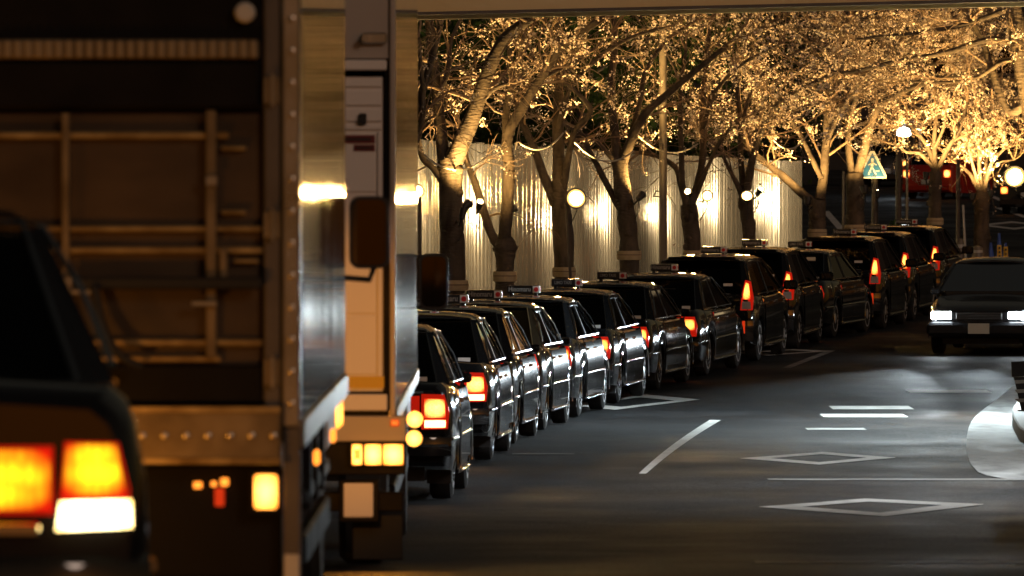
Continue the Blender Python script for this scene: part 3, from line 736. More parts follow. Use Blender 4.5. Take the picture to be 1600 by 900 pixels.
flood(1371, 300, 139.4, (.05, .1, 1), 'upturned floodlight on the crossing sign post', 30, 'flood', .055, mount=(1368, 306, 140))
flood(1447, 272, 145.6, (.12, .2, 1), 'upturned floodlight in the bushy cherry tree', 420, 'floodsoft', .06, mount=(1456, 284, 146.5))
flood(1520, 305, 152.2, (.15, .2, 1), 'left upturned floodlight on the fan shaped cherry tree', 300, 'floodsoft', .06, mount=(1527, 312, 153))
flood(1548, 300, 152.2, (-.12, .2, 1), 'right upturned floodlight on the fan shaped cherry tree', 300, 'floodsoft', .06, mount=(1541, 310, 153))
flood(1585, 277, 89.2, (-.08, -1, .25), 'large glaring floodlight on the leaning tree at the picture edge', 80, 'flood', .125, mount=(1626, 268, 90))
# uplights out of sight of the lens on the street side of the near trunks (their housings face up)
flood(724, 330, 97.4, (.25, .25, 1), 'upturned floodlight on the street side of the thick cherry tree', 200, 'floodsoft', .05, 110, mount=(712, 342, 98))
for (fx, fy, fY, w_, lb) in ((706, 335, 99.2, 420, 'added hidden floodlight behind the thick cherry tree turned to the hoarding'), (788, 345, 104.2, 420, 'added hidden floodlight behind the forked trunk turned to the hoarding'), (874, 335, 109.2, 420, 'added hidden floodlight behind the dark three limbed trunk turned to the hoarding'),  # unseen floodlights added to brighten the hoarding
                     (976, 332, 114.7, 420, 'added hidden floodlight behind the long armed tree turned to the hoarding'), (1079, 345, 121.2, 380, 'added hidden floodlight behind the slender tree turned to the hoarding'), (1166, 335, 127.2, 300, 'added hidden floodlight behind the gold limbed tree turned to the hoarding'),
                     (1276, 335, 134.3, 420, 'added hidden floodlight behind the tree at the hoarding end turned to the hoarding'), (1334, 320, 140.3, 420, 'added hidden floodlight behind the thick gold lit tree turned to the hoarding'),
                     (1452, 318, 147.6, 900, 'added hidden floodlight behind the bushy cherry tree turned to the hoarding')):
    flood(fx, fy, fY, (-.8, .5, .3), lb, w_ * (.27 if fY < 112 else .36 if fY < 123 else .4), 'floodsoft', .05, 136, WARMW, aim2=(-.88, .45, .15), mount=(fx, fy + 12, fY - 1.0))
    fp = px(fx, fy - 14, fY + .1); spot('warm_beam', fp, (.12, -.12, 1), 3300, WARM, 105, .8, .08)  # extra lamp without a fixture, added to light the crown from below
flood(1640, 300, 89.0, (-.45, .15, 1), 'upturned floodlight on the leaning tree past the picture edge', 480, 'floodsoft', .07, mount=(1636, 312, 90))

# ================================================================== CARS
def wheel(parent, loc, side, rad=.315, wid=.19):
    w = obj('wheel', None, parent); w.location = loc; w.empty_display_size = .1
    s = side; r = rad; h = wid/2
    MB().lathe([(-h*s, r*.55), (-h*s, r*.86), (-h*.8*s, r*.98), (-h*.4*s, r), (h*.4*s, r), (h*.8*s, r*.98), (h*s, r*.88), (h*s, r*.67)], (0, 0, 0), 'X', 32).build('tyre', 'rubber', w, 40)
    mb = MB(); mb.lathe([(h*.9*s, r*.68), (h*1.02*s, r*.70), (h*1.04*s, r*.64), (h*.85*s, r*.58), (h*.95*s, r*.34), (h*1.08*s, r*.16), (h*1.1*s, .01)], (0, 0, 0), 'X', 32, 0)
    for k in range(12):
        q = 2*math.pi*k/12; c = (h*.97*s, math.cos(q)*r*.47, math.sin(q)*r*.47)
        mb.lathe([(-.02*s, .022), (.012*s, .022)], c, 'X', 8, 1)
    mb.build('hubcap', ['rim', 'dark'], w, 40)
    return w

def hull(prof, sill, axles, aR, az, extra=()):
    """lower body: prof = list of (y, half width, top z, bottom z)"""
    fw = hermite([(p[0], p[1]) for p in prof]); ft = hermite([(p[0], p[2]) for p in prof]); fb = hermite([(p[0], p[3]) for p in prof])
    Y = set(p[0] for p in prof)
    y0, y1 = prof[0][0], prof[-1][0]
    for a_ in axles:
        for k in range(0, 13): Y.add(a_ + aR*math.cos(math.pi*k/12))
        Y.add(a_ - aR - .004); Y.add(a_ + aR + .004)
    for k in range(1, 14): Y.add(y0 + (y1 - y0)*k/14)
    Y = sorted(y for y in Y if y0 <= y <= y1)
    rows = []
    for y in Y:
        w, zt, zb = fw(y), ft(y), fb(y)
        for a_ in axles:
            if abs(y - a_) <= aR: zb = max(zb, az + math.sqrt(max(aR*aR - (y-a_)**2, 0)))
        zs = zt - .055; hh = zs - zb
        half = [(0, zb), (w-.16, zb), (w-.02, zb), (w-.004, zb+hh*.18), (w, zb+hh*.45), (w-.006, zb+hh*.72), (w-.03, zb+hh*.92), (w-.055, zs+.01), (w-.10, zt-.008), (w*.5, zt+.012), (0, zt+.02)]
        rows.append([(x, y, z) for x, z in half] + [(-x, y, z) for x, z in half[-2:0:-1]])
    mb = MB(); mb.grid(rows, close=True); n = len(rows[0])
    mb.f.append(tuple(range(n))); mb.m.append(0); o = (len(rows)-1)*n
    mb.f.append(tuple(range(o+n-1, o-1, -1))); mb.m.append(0)
    return mb, fw, ft

def side_pane(mb, a, b, c, d, s, th=.02, mi=0):
    pts = [Vector((p[0]*s, p[1], p[2])) for p in (a, b, c, d)]
    n = (pts[1]-pts[0]).cross(pts[3]-pts[0]).normalized(); n = n if n.x*s < 0 else -n
    if abs(n.x) < .2: n = Vector((0, 1 if pts[0].y < .8 else -1, -.3)).normalized()
    mb.prism(pts, n*th, mi)

def greenhouse(root, g, paint, glass, rearglass):
    """g: belt height zb, roof zr, half widths wb / wr, y stations"""
    zb, zr, wb, wr = g['zb'], g['zr'], g['wb'], g['wr']
    rb, rt, ft, fb = g['rb'], g['rt'], g['ft'], g['fb']      # rear base/top, front top/base
    # roof skin
    mb = MB(); rows = []
    for t in [0, .04, .15, .35, .6, .85, .96, 1]:
        y = rt - .03 + (ft - rt + .06)*t; e = .035*(1 - min(t, 1-t)/.2) if min(t, 1-t) < .2 else 0
        top = [(-wr-.012, -.045), (-wr+.005, -.005), (-wr+.07, .028), (-wr*.5, .05), (0, .058), (wr*.5, .05), (wr-.07, .028), (wr-.005, -.005), (wr+.012, -.045)]
        rows.append([(x, y, zr + z - e) for x, z in top] + [(x, y, zr + z - .03 - e) for x, z in top[::-1]])
    mb.grid(rows, close=True); n = 18
    mb.f.append(tuple(range(n))); mb.m.append(0); o = 7*n; mb.f.append(tuple(range(o+n-1, o-1, -1))); mb.m.append(0)
    mb.build('roof', paint, root, 40)
    zt = zr - .03
    def sp(y, t):          # point on the side surface; t 0 belt .. 1 roof
        return (wb + (wr - wb)*t + .025*math.sin(math.pi*t), y, zb + (zt - zb)*t)
    for s in (-1, 1):
        # C, B and A pillars
        C = MB(); side_pane(C, sp(rb+.02, -.02), sp(g['c0'], -.02), sp(g['c1'], 1), sp(rt-.02, 1), s)
        a_ = Vector(sp(rb+.02, 0)); b_ = Vector(sp(rt-.02, 1))
        wgb, wgt = g.get('wgb', wb-.10), g.get('wgt', wr-.07)
        pts = [Vector((a_.x*s, a_.y, a_.z)), Vector((wgb*s, rb-.05, zb)), Vector((wgt*s, rt-.02, zt+.01)), Vector((b_.x*s, b_.y, b_.z))]
        C.prism(pts, (0, .03, -.01)); C.build('rear_pillar', paint, root, 40)
        B = MB(); side_pane(B, sp(g['b0'], -.02), sp(g['b0']+.10, -.02), sp(g['b0']+.07, 1), sp(g['b0']+.0, 1), s, .03); B.build('door_pillar', 'dark', root, 40)
        A = MB(); side_pane(A, sp(fb-.10, -.02), sp(fb+.02, -.02), sp(ft+.03, 1), sp(ft-.06, 1), s, .04); A.build('front_pillar', paint, root, 40)
        # panes, a touch inside the pillars
        i = .012
        def ins(p): return (p[0]-i, p[1], p[2])
        P = MB(); side_pane(P, ins(sp(g['c0']-.02, 0)), ins(sp(g['b0']+.01, 0)), ins(sp(g['b0']+.01, 1)), ins(sp(g['c1']-.02, 1)), s, .006); P.build('side_window', glass, root, 0)
        P = MB(); side_pane(P, ins(sp(g['b0']+.09, 0)), ins(sp(fb-.08, 0)), ins(sp(ft-.04, 1)), ins(sp(g['b0']+.06, 1)), s, .006); P.build('side_window', glass, root, 0)
        if g.get('q0') is not None:
            P = MB(); side_pane(P, ins(sp(g['q0'], .08)), ins(sp(g['c0']-.02, .08)), ins(sp(g['c1']-.02, .92)), ins(sp(g['q1'], .92)), s, -.02); P.build('quarter_window', glass, root, 0)
        # bright trim round the side glass and along the drip rail
        o_ = .008
        def out(p): return (s*(p[0]+o_), p[1], p[2])
        T = MB(); T.tube([out(sp(g['c0']-.12, .02)), out(sp((g['c0']+fb)/2, .02)), out(sp(fb-.04, .02))], .011, 5); T.build('belt_trim', 'chrome', root, 60)
        T = MB(); T.tube([out(sp(rb+.12, .12)), out(sp((rb+.12+rt)/2+.04, .6)), out(sp(rt+.05, 1.0)), out(sp((rt+ft)/2, 1.03)), out(sp(ft-.02, 1.0)), out(sp((ft+fb)/2, .55)), out(sp(fb-.06, .06))], .010, 5); T.build('drip_rail', 'chrome', root, 60)
    # rear and front glass
    wgb, wgt = g.get('wgb', wb-.10), g.get('wgt', wr-.07)
    r0 = [(-wgb, rb-.045, zb+.005), (wgb, rb-.045, zb+.005), (wgt, rt-.015, zt+.005), (-wgt, rt-.015, zt+.005)]
    MB().prism(r0, (0, .006, -.002)).build('rear_window', rearglass, root, 0)
    if g.get('trim', True):
        T = MB(); T.tube([(-wgb, rb-.055, zb+.01), (-wgt, rt-.03, zt+.012), (0, rt-.035, zt+.02), (wgt, rt-.03, zt+.012), (wgb, rb-.055, zb+.01)], .010, 5); T.build('window_trim', 'chrome', root, 60)
    f0 = [(-wb+.04, fb+.03, zb), (wb-.04, fb+.03, zb), (wr-.04, ft+.03, zt), (-wr+.04, ft+.03, zt)]
    MB().prism(f0, (0, -.006, -.002)).build('windscreen', 'glass', root, 0)

def seats(root, zf, rows_, w=.5, lace=True):
    for (y, xs_, h) in rows_:
        for x in xs_:
            o = MB().box((x-w/2, y-.07, zf), (x+w/2, y+.07, zf+h), 0, .04).build('seat_back', 'seat', root)
            if lace: MB().box((x-w/2-.008, y-.078, zf+h*.5), (x+w/2+.008, y+.078, zf+h+.008), 0, .04).build('seat_cover', 'lace', o)
            MB().box((x-.13, y-.05, zf+h+.02), (x+.13, y+.04, zf+h+.19), 0, .04).build('head_rest', 'lace' if lace else 'seat', root)

def roof_sign(root, z, y, words):
    b = MB().box((-.20, y-.05, z), (.20, y+.05, z+.098), 0, .012).build('roof_sign', 'dark', root)
    MB().box((-.199, y-.056, z+.092), (.199, y+.02, z+.102), 0, .003).build('sign_top_strip', 'chrome', b)
    MB().box((.115, y-.0545, z+.008), (.203, y+.045, z+.092), 0, .004).build('sign_end_panel', 'white', b)
    MB().lathe([(-.004, .028), (0, .028)], (.160, y-.055, z+.050), 'Y', 20).build('red_disc', 'red', b)
    MB().lathe([(0, .028), (.004, .028)], (.2035, y, z+.050), 'X', 20).build('red_disc', 'red', b)
    text(words, .085 if len(words) < 9 else .06, 'signtext', b, (-.045, y-.0515, z+.052), (R(90), 0, 0), .0015, .0012, .80 if len(words) < 9 else .78)
    for x in (-.15, .15): MB().box((x-.02, y-.03, z-.03), (x+.02, y+.03, z+.006)).build('sign_foot', 'dark', b)

def plate(root, y, z, txt=True):
    p = MB().box((-.165, y-.012, z), (.165, y, z+.165), 0, .004).build('number_plate', 'plate', root)
    return p

def sedan(label, words='Hinomaru', bright=False, big=False, front=False, paint='black', name='taxi', sign=True):
    root = thing(name, label, 'car' if front else 'taxi')
    prof = [(-1.10, .775, .925, .33), (-1.075, .80, .95, .30), (-.98, .83, .98, .27), (-.5, .846, .99, .24), (0, .848, .985, .21), (1.4, .85, .955, .20), (2.25, .846, .925, .21), (2.8, .835, .84, .23), (3.3, .80, .75, .25), (3.48, .75, .70, .28), (3.56, .68, .66, .33)]
    mb, fw, ft_ = hull(prof, .2, (0, 2.785), .355, .315)
    mb.build('body', paint, root, 30)
    MB().box((-.60, -.85, .17), (.60, 3.3, .42)).build('underbody', 'dark', root)
    MB().tube([(-.46, -.6, .22), (-.46, -1.12, .22)], .028, 8).build('exhaust', 'rim', root)
    g = dict(zb=.965, zr=1.415, wb=.785, wr=.615, rb=-.36, rt=.22, ft=1.42, fb=2.25, c0=.02, c1=.36, b0=.90, wgb=.68, wgt=.565)
    greenhouse(root, g, paint, 'glass', 'glass')
    MB().box((-.68, -.34, .92), (.68, .16, .955)).build('parcel_shelf', 'seat', root)
    seats(root, .55, ((.30, (-.35, .35), .40),), .6, False); seats(root, .5, ((1.25, (-.36, .36), .46),))
    MB().box((-.7, 1.95, .7), (.7, 2.3, .98), 0, .05).build('dashboard', 'seat', root)
    for s in (-1, 1):
        wheel(root, (.705*s, 0, .315), s); wheel(root, (.715*s, 2.785, .315), s)
        # doors stand a few millimetres proud of the flank, with handles
        for y0, y1 in ((.36, 1.22), (1.235, 2.36)):
            rows = []
            for k in range(4):
                y = y0 + (y1-y0)*k/3; w = fw(y)
                rows.append([(s*(w-.012), y, .30), (s*(w+.007), y, .315), (s*(w+.009), y, .56), (s*(w+.004), y, .78), (s*(w-.022), y, .905), (s*(w-.05), y, .925)])
            d = MB(); d.grid(rows if s > 0 else [r[::-1] for r in rows]); d = d.build('door', paint, root, 40)
            w = fw(y0) + .006; MB().box((s*w-.016, y0+.05, .80), (s*w+.016, y0+.22, .83), 0, .006).build('door_handle', 'chrome', d)
        MB().tube([(s*(fw(y)+.008), y, .53) for y in (.37, .8, 1.4, 2.0, 2.38)], .017, 6).build('side_moulding', 'chrome', root, 60)
        MB().tube([(s*(fw(y)+.004), y, .225) for y in (.37, 1.4, 2.4)], .013, 6).build('sill_trim', 'chrome', root, 60)
        MB().tube([(s*(fw(y)+.006), y, .52) for y in (-.98, -.7, -.38)], .016, 6).build('side_moulding', 'chrome', root, 60)
        for ya in (0, 2.785):
            MB().tube([(s*(fw(ya)+.002), ya+.362*math.cos(q), .315+.362*math.sin(q)) for q in [math.pi*(k-.6)/10.8 for k in range(13)]], .010, 5).build('arch_trim', 'chrome', root, 60)
        MB().box((s*.70-.1, -.42, .14), (s*.70+.1, -.40, .36)).build('mud_flap', 'dark', root)
        # door or wing mirror
        if not big:
            m = MB().box((s*.78-.07, 2.72, .93), (s*.78+.07, 2.78, 1.02), 0, .02).build('wing_mirror', paint, root)
            MB().tube([(s*.74, 2.8, .86), (s*.78, 2.76, .99)], .012, 6).build('mirror_stalk', 'dark', m)
        # tail lamps
        L = MB()
        if not big:
            x0, x1 = .585, .80
            L.prism([(s*x0, -1.118, .60), (s*x1, -1.10, .605), (s*(x1+.012), -1.10, .75), (s*(x1-.03), -1.10, .885), (s*x0, -1.118, .89)], (0, .12, 0)); L = L.build('tail_lamp', 'redlens', root, 30)
            MB().prism([(s*.612, -1.126, .695), (s*.782, -1.112, .698), (s*.772, -1.112, .845), (s*.612, -1.126, .85)], (0, .02, 0)).build('brake_lens', 'brake2' if bright else 'brake', L, 30)
            MB().prism([(s*.612, -1.126, .615), (s*.782, -1.112, .617), (s*.784, -1.112, .675), (s*.612, -1.126, .675)], (0, .02, 0)).build('signal_lens', 'signal' if bright else 'redlens', L, 30)
            I = MB(); I.prism([(s*.40, -1.112, .655), (s*.57, -1.116, .645), (s*.57, -1.116, .875), (s*.40, -1.112, .865)], (0, .06, 0)); I.build('inner_tail_lamp', 'redlens', root, 30)
        else:
            I = MB(); I.prism([(s*.595, -1.118, .618), (s*.778, -1.10, .624), (s*.776, -1.10, .72), (s*.748, -1.10, .835), (s*.612, -1.118, .838)], (0, .12, 0)); L = I.build('tail_lamp', 'redlens', root, 30)
            MB().prism([(s*.605, -1.127, .705), (s*.765, -1.112, .707), (s*.74, -1.112, .83), (s*.618, -1.127, .832)], (0, .02, 0)).build('brake_lens', 'bigred', L, 30)
            MB().prism([(s*.590, -1.130, .615), (s*.782, -1.114, .622), (s*.78, -1.114, .692), (s*.600, -1.130, .688)], (0, .022, 0)).build('signal_lens', 'bigamber', L, 30)
            I = MB(); I.prism([(s*.30, -1.114, .655), (s*.585, -1.118, .655), (s*.585, -1.118, .828), (s*.30, -1.114, .828)], (0, .06, 0)); I = I.build('inner_tail_lamp', 'redlens', root, 30)
            MB().prism([(s*.31, -1.122, .668), (s*.575, -1.126, .668), (s*.575, -1.126, .818), (s*.31, -1.122, .818)], (0, .02, 0)).build('inner_lens', 'bigred', I, 30)
    # bumper, boot lid line, plate
    B = MB(); rows = []
    for k in range(13):
        q = -1 + 2*k/12; x = q*.83; e = .0 if abs(q) < .8 else .10*((abs(q)-.8)/.2)**2
        rows.append([(x, -1.10+e+.05, .36), (x, -1.19+e, .385), (x, -1.205+e, .46), (x, -1.19+e, .535), (x, -1.10+e+.05, .56)])
    B.grid(rows); B = B.build('rear_bumper', paint, root, 50)
    MB().tube([(q*.80, -1.212+(0 if abs(q) < .8 else .09*((abs(q)-.8)/.2)**2), .47) for q in [-1+k/6 for k in range(13)]], .012, 5).build('bumper_strip', 'chrome', B, 60)
    MB().box((-.55, -1.125, .60), (.55, -1.09, .635), 0, .006).build('boot_trim', 'chrome', root)
    if not big: MB().box((-.60, -1.108, .895), (.60, -1.085, .91)).build('boot_lid_edge', 'chrome', root)
    plate(root, -1.13, .665)
    MB().tube([(.5, -.25, 1.0), (.5, -.3, 1.0)], .02, 8).build('antenna_foot', 'dark', root)
    # stickers and papers behind the rear glass
    if not big: MB().box((.48, -.395, .985), (.60, -.388, 1.02)).build('window_sticker', 'white', root)
    if sign: roof_sign(root, 1.49, .95, words)
    if front:
        for s in (-1, 1):
            MB().box((s*.60-.17, 3.44, .56), (s*.60+.15, 3.575, .68), 0, .02).build('headlamp', 'headlamp', root)
            MB().box((s*.60-.12, 3.5, .36), (s*.60+.12, 3.60, .43), 0, .01).build('fog_lamp', 'clearlens', root)
        gr = MB().box((-.36, 3.50, .56), (.36, 3.585, .67), 0, .01).build('grille', 'dark', root)
        for k in range(4): MB().box((-.35, 3.58, .57+k*.026), (.35, 3.595, .58+k*.026)).build('grille_bar', 'chrome', gr)
        MB().box((-.82, 3.42, .30), (.82, 3.62, .52), 0, .05).build('front_bumper', paint, root)
        MB().box((-.165, 3.62, .34), (.165, 3.635, .50)).build('front_plate', 'plate', root)
    return root

def minivan(label, words='Hinomaru'):
    root = thing('minivan_taxi', label, 'taxi')
    prof = [(-.86, .76, 1.02, .36), (-.83, .80, 1.04, .31), (-.72, .83, 1.05, .28), (-.3, .85, 1.04, .25), (0, .855, 1.03, .22), (1.4, .86, 1.00, .20), (2.5, .855, .99, .21), (2.95, .845, .96, .23), (3.3, .82, .90, .26), (3.55, .77, .80, .30), (3.64, .70, .70, .36)]
    mb, fw, ft_ = hull(prof, .2, (0, 2.75), .365, .325)
    mb.build('body', 'black', root, 30)
    MB().box((-.60, -.7, .18), (.60, 3.3, .44)).build('underbody', 'dark', root)
    g = dict(zb=1.015, zr=1.56, wb=.80, wr=.62, rb=-.78, rt=-.40, ft=1.55, fb=2.75, c0=.18, c1=.24, b0=1.02, wgb=.66, wgt=.575, q0=-.50, q1=-.25, trim=False)
    greenhouse(root, g, 'black', 'tint', 'tint')
    MB().box((-.52, -.56, 1.56), (.52, -.36, 1.60), 0, .018).build('roof_spoiler', 'black', root)
    seats(root, .6, ((.35, (-.35, .35), .5), (1.35, (-.36, .36), .5)), .5, False)
    for s in (-1, 1):
        wheel(root, (.715*s, 0, .325), s, .325, .20); wheel(root, (.72*s, 2.75, .325), s, .325, .20)
        for y0, y1 in ((.37, 1.33), (1.345, 2.38)):
            rows = []
            for k in range(4):
                y = y0 + (y1-y0)*k/3; w = fw(y)
                rows.append([(s*(w-.012), y, .30), (s*(w+.007), y, .315), (s*(w+.010), y, .58), (s*(w+.004), y, .82), (s*(w-.022), y, .955), (s*(w-.05), y, .975)])
            d = MB(); d.grid(rows if s > 0 else [r[::-1] for r in rows]); d = d.build('door', 'black', root, 40)
            w = fw(y0)+.004; MB().box((s*w-.016, y0+.05, .86), (s*w+.018, y0+.24, .89), 0, .006).build('door_handle', 'chrome', d)
        MB().tube([(s*(fw(y)+.006), y, .24) for y in (.38, 1.4, 2.36)], .013, 6).build('sill_trim', 'chrome', root, 60)
        m = MB().box((s*.96-.11, 2.45, 1.02), (s*.96+.11, 2.55, 1.17), 0, .03).build('wing_mirror', 'black', root)
        MB().tube([(s*.82, 2.55, 1.02), (s*.9, 2.5, 1.08)], .02, 6).build('mirror_stalk', 'dark', m)
        # tall corner lamps
        L = MB(); L.prism([(s*.64, -.875, .80), (s*.815, -.85, .80), (s*.83, -.84, .98), (s*.775, -.76, 1.23), (s*.70, -.775, 1.25), (s*.655, -.86, 1.0)], (0, .10, 0)); L = L.build('tail_lamp', 'redlens', root, 30)
        MB().prism([(s*.672, -.884, .965), (s*.79, -.86, .965), (s*.755, -.79, 1.20), (s*.712, -.80, 1.215)], (0, .02, 0)).build('brake_lens', 'brake', L, 30)
        MB().prism([(s*.66, -.886, .815), (s*.80, -.862, .815), (s*.79, -.862, .93), (s*.67, -.886, .93)], (0, .02, 0)).build('reversing_lens', 'clearlens', L, 30)
        MB().box((s*.70-.02, -.955, .45), (s*.70+.02, -.93, .64), 0, .004).build('glow_reflector', 'reddim', root)
    B = MB(); rows = []
    for k in range(13):
        q = -1 + 2*k/12; x = q*.835; e = .0 if abs(q) < .75 else .10*((abs(q)-.75)/.25)**2
        rows.append([(x, -.80+e, .30), (x, -.92+e, .33), (x, -.945+e, .48), (x, -.93+e, .64), (x, -.82+e, .69)])
    B.grid(rows); B.build('rear_bumper', 'black', root, 50)
    MB().box((-.42, -.90, .93), (.42, -.86, .96), 0, .008).build('tailgate_trim', 'chrome', root)
    plate(root, -.88, .74)
    MB().box((.36, -.715, 1.16), (.50, -.70, 1.20)).build('window_sticker', 'white', root)
    MB().box((.42, -.885, .99), (.52, -.868, 1.015)).build('badge', 'chrome', root)
    roof_sign(root, 1.625, .75, words)
    return root

def place(o, y, dyaw=.015, wx=.80):
    k = slope(y + 1.3, 1.4) + dyaw; a = math.atan(k)
    p = Vector((path(y), y, 0)); n = Vector((math.cos(a), -math.sin(a), 0))
    c = p - n * wx
    o.location = (c.x, c.y, zg(c.y) + .008)
    pitch = math.atan((zg(y + 2.7) - zg(y)) / 2.7)
    o.rotation_euler = (pitch, 0, -a)

QG = 'black taxis waiting in a queue along the kerb'
sA = sedan('', bright=True); sB = sedan('', 'Hinomaru'); sC = sedan('', 'LIMO TAXI'); mv = minivan('')
queue = [(57.5, 'A', 'black sedan taxi nearest the white truck, lamps lit orange'), (68.4, 'A', 'black sedan taxi, second ahead of the white truck, bright lower lamp strip'),
         (73.7, 'B', 'black sedan taxi, third ahead of the white truck'), (78.9, 'B', 'black sedan taxi under the larger readable Hinomaru roof sign'), (84.2, 'B', 'black sedan taxi under the second readable Hinomaru roof sign'),
         (89.5, 'C', 'black sedan taxi under a small white framed roof sign beside the road diamond'), (94.7, 'C', 'black sedan taxi with pale papers behind its rear window'), (100, 'B', 'black sedan taxi just behind the first minivan, red card in its rear window'),
         (105.3, 'M', 'black minivan taxi rearmost of the minivans'), (110.5, 'M', 'black minivan taxi between another minivan and a sedan'), (115.8, 'C', 'black sedan taxi between minivans in the far queue'),
         (120.5, 'M', 'black minivan taxi just ahead of the far sedan'), (125.5, 'M', 'black minivan taxi mostly hidden, one lamp showing'), (130.5, 'M', 'black minivan taxi at the head of the queue')]
used = {}
src = dict(A=sA, B=sB, C=sC, M=mv)
for y, kd, lb in queue:
    o = src[kd] if kd not in used else copy_tree(src[kd]); used[kd] = 1
    place(o, y, .015); tag(o, lb, None, QG)
    o['label'] = lb
    if y == 94.7:
        MB().box((.02, -.10, 1.0), (.28, -.09, 1.16)).build('paper', 'cream', o); MB().box((.05, -.30, .958), (.45, -.10, .968)).build('paper', 'cream', o)
    if y == 89.5:
        MB().box((-.15, -.3, .958), (.35, -.05, .97)).build('paper', 'cream', o); MB().box((-.1, .0, 1.08), (.1, .01, 1.16)).build('paper', 'cream', o)
    if y == 100:
        MB().box((-.15, -.05, 1.08), (.12, -.04, 1.2)).build('red_card', 'red', o); MB().box((.1, .02, 1.12), (.32, .03, 1.26)).build('paper', 'cream', o)
    if y == 115.8:
        MB().box((-.12, -.2, 1.0), (.22, -.19, 1.14)).build('paper', 'cream', o); MB().box((.3, .05, 1.28), (.45, .06, 1.34)).build('paper', 'cream', o)

# taxi in the foreground, out of focus
fg = sedan('black sedan taxi in the foreground with a glaring white amber lamp', big=True)
yr = 17.2; fg.location = ((212 - 800)/F*yr - .80 - .115, yr + 1.1, zg(18.5) + .008); fg.rotation_euler = (math.atan((zg(20)-zg(17))/3), 0, R(6.5))
fg['label'] = 'black sedan taxi in the foreground with a glaring white amber lamp'

for s in (-1, 1):
    MB().box((s*.66-.10, 3.47, .42), (s*.66+.10, 3.60, .48), 0, .01).build('front_signal', 'amber', fg)
    fb_ = spot('front_signal_beam', (s*.66, 3.66, .46), (0, 1, .12), 18, (1, .36, .04), 160, .6, .05, fg)
# oncoming car with its headlamps on
oc = sedan('grey car coming towards the taxis with both headlamps shining', front=True, paint='dkgrey', name='oncoming_car', sign=False)
oy = 107.6; a_ = math.atan(.175)
ctr = Vector(((1530 - 800)/F*oy, oy, 0)); hd = Vector((-math.sin(a_), -math.cos(a_), 0))
bk = ctr - hd * 3.56
oc.location = (bk.x, bk.y, zg(bk.y) + .008); oc.rotation_euler = (-math.atan((zg(110)-zg(107))/3), 0, math.pi - a_)
for s in (-1, 1):
    lat = Vector((math.cos(a_), -math.sin(a_), 0)) * .6 * s
    p = ctr + lat + hd * .12; p.z = zg(oy) + .67
    spot('headlamp_beam', p, hd * 1.0 + Vector((-.02, 0, -.004)), 3000, (.80, .93, 1.0), 18, 1.0, .06)

# ================================================================== TRUCKS
def truck_wheel(parent, loc, s, r=.40, w=.24):
    o = obj('wheel', None, parent); o.location = loc
    h = w/2; MB().lathe([(-h, r*.6), (-h, r*.92), (-h*.7, r), (h*.7, r), (h, r*.92), (h, r*.6)], (0, 0, 0), 'X', 28).build('tyre', 'rubber', o, 40)
    MB().lathe([(h*.6*s, r*.6), (h*.5*s, r*.35), (h*.9*s, r*.2), (h*.95*s, .02)], (0, 0, 0), 'X', 20).build('hub', 'tyrecap', o, 40)

# --- first truck: aluminium box with an open rear frame and a folded lift gate
Y1 = 23.2; s1 = F / Y1
g1 = zg(Y1)
org = Vector(((470-800)/s1 - 1.1, Y1, g1))
T1 = thing('box_truck', 'dark box truck with shiny aluminium side and folded lift gate in the foreground', 'truck', org)
def q1(x, y, dy=0): 
    p = px(x, y, Y1); return Vector((p.x - org.x, dy, p.z - org.z))
def bx1(name, x0, x1, y0, y1, d0, d1, mat, parent=T1, bev=.008):
    a = q1(x0, y1); b = q1(x1, y0)
    return MB().box((a.x, d0, a.z), (b.x, d1, b.z), 0, bev).build(name, mat, parent)
top = 3.1; floor_z = q1(0, 655).z; XR = 1.1; LB = 6.1
pz = (zg(Y1+6) - zg(Y1)) / 6
# side skin made of sheets, bottom rail
for k in range(6):
    y0 = .06 + k*LB/6; y1 = y0 + LB/6 - .012
    sh = MB(); sh.box((XR-.03, y0, floor_z), (XR, y1, top)); sh.build('side_sheet', 'alu', T1)
    MB().box((-XR, y0, floor_z), (-XR+.03, y1, top)).build('side_sheet', 'alu', T1)
MB().box((XR-.035, .05, floor_z-.10), (XR+.012, LB, floor_z-.003), 0, .006).build('bottom_rail', 'aluframe', T1)
MB().box((XR-.035, .05, top-.06), (XR+.014, LB, top+.05), 0, .006).build('top_rail', 'aluframe', T1)
MB().box((-XR+.03, .1, top-.02), (XR-.036, LB, top+.02)).build('roof', 'alu', T1)
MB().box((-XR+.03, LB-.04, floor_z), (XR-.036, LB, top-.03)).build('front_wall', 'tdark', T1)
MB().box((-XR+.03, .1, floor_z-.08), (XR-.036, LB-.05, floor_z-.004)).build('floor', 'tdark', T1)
# corner posts: dark inner jamb, bright outer edge
bx1('corner_post', 441, 470, -60, 668, -.03, .05, 'aluframe'); bx1('jamb', 412, 440, -60, 668, -.01, .05, 'steel')
MB().box((-XR, -.03, floor_z-.1), (-XR+.06, .05, top)).build('corner_post', 'aluframe', T1)
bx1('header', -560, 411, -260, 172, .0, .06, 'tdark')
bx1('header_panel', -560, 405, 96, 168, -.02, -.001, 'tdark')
# ribbed strip: individual ribs
rs = bx1('ribbed_strip', -560, 405, 62, 92, -.03, -.001, 'tsteel')
for k in range(26):
    x = -8 + k*16; bx1('strip_rib', x, x+9.5, 64, 90, -.042, -.031, 'retro', rs, .003)
p = q1(383, 20); MB().lathe([(-.05, .026), (-.04, .034), (-.005, .036)], (p.x, 0, p.z), 'Y', 20).build('round_button', 'cream', T1)
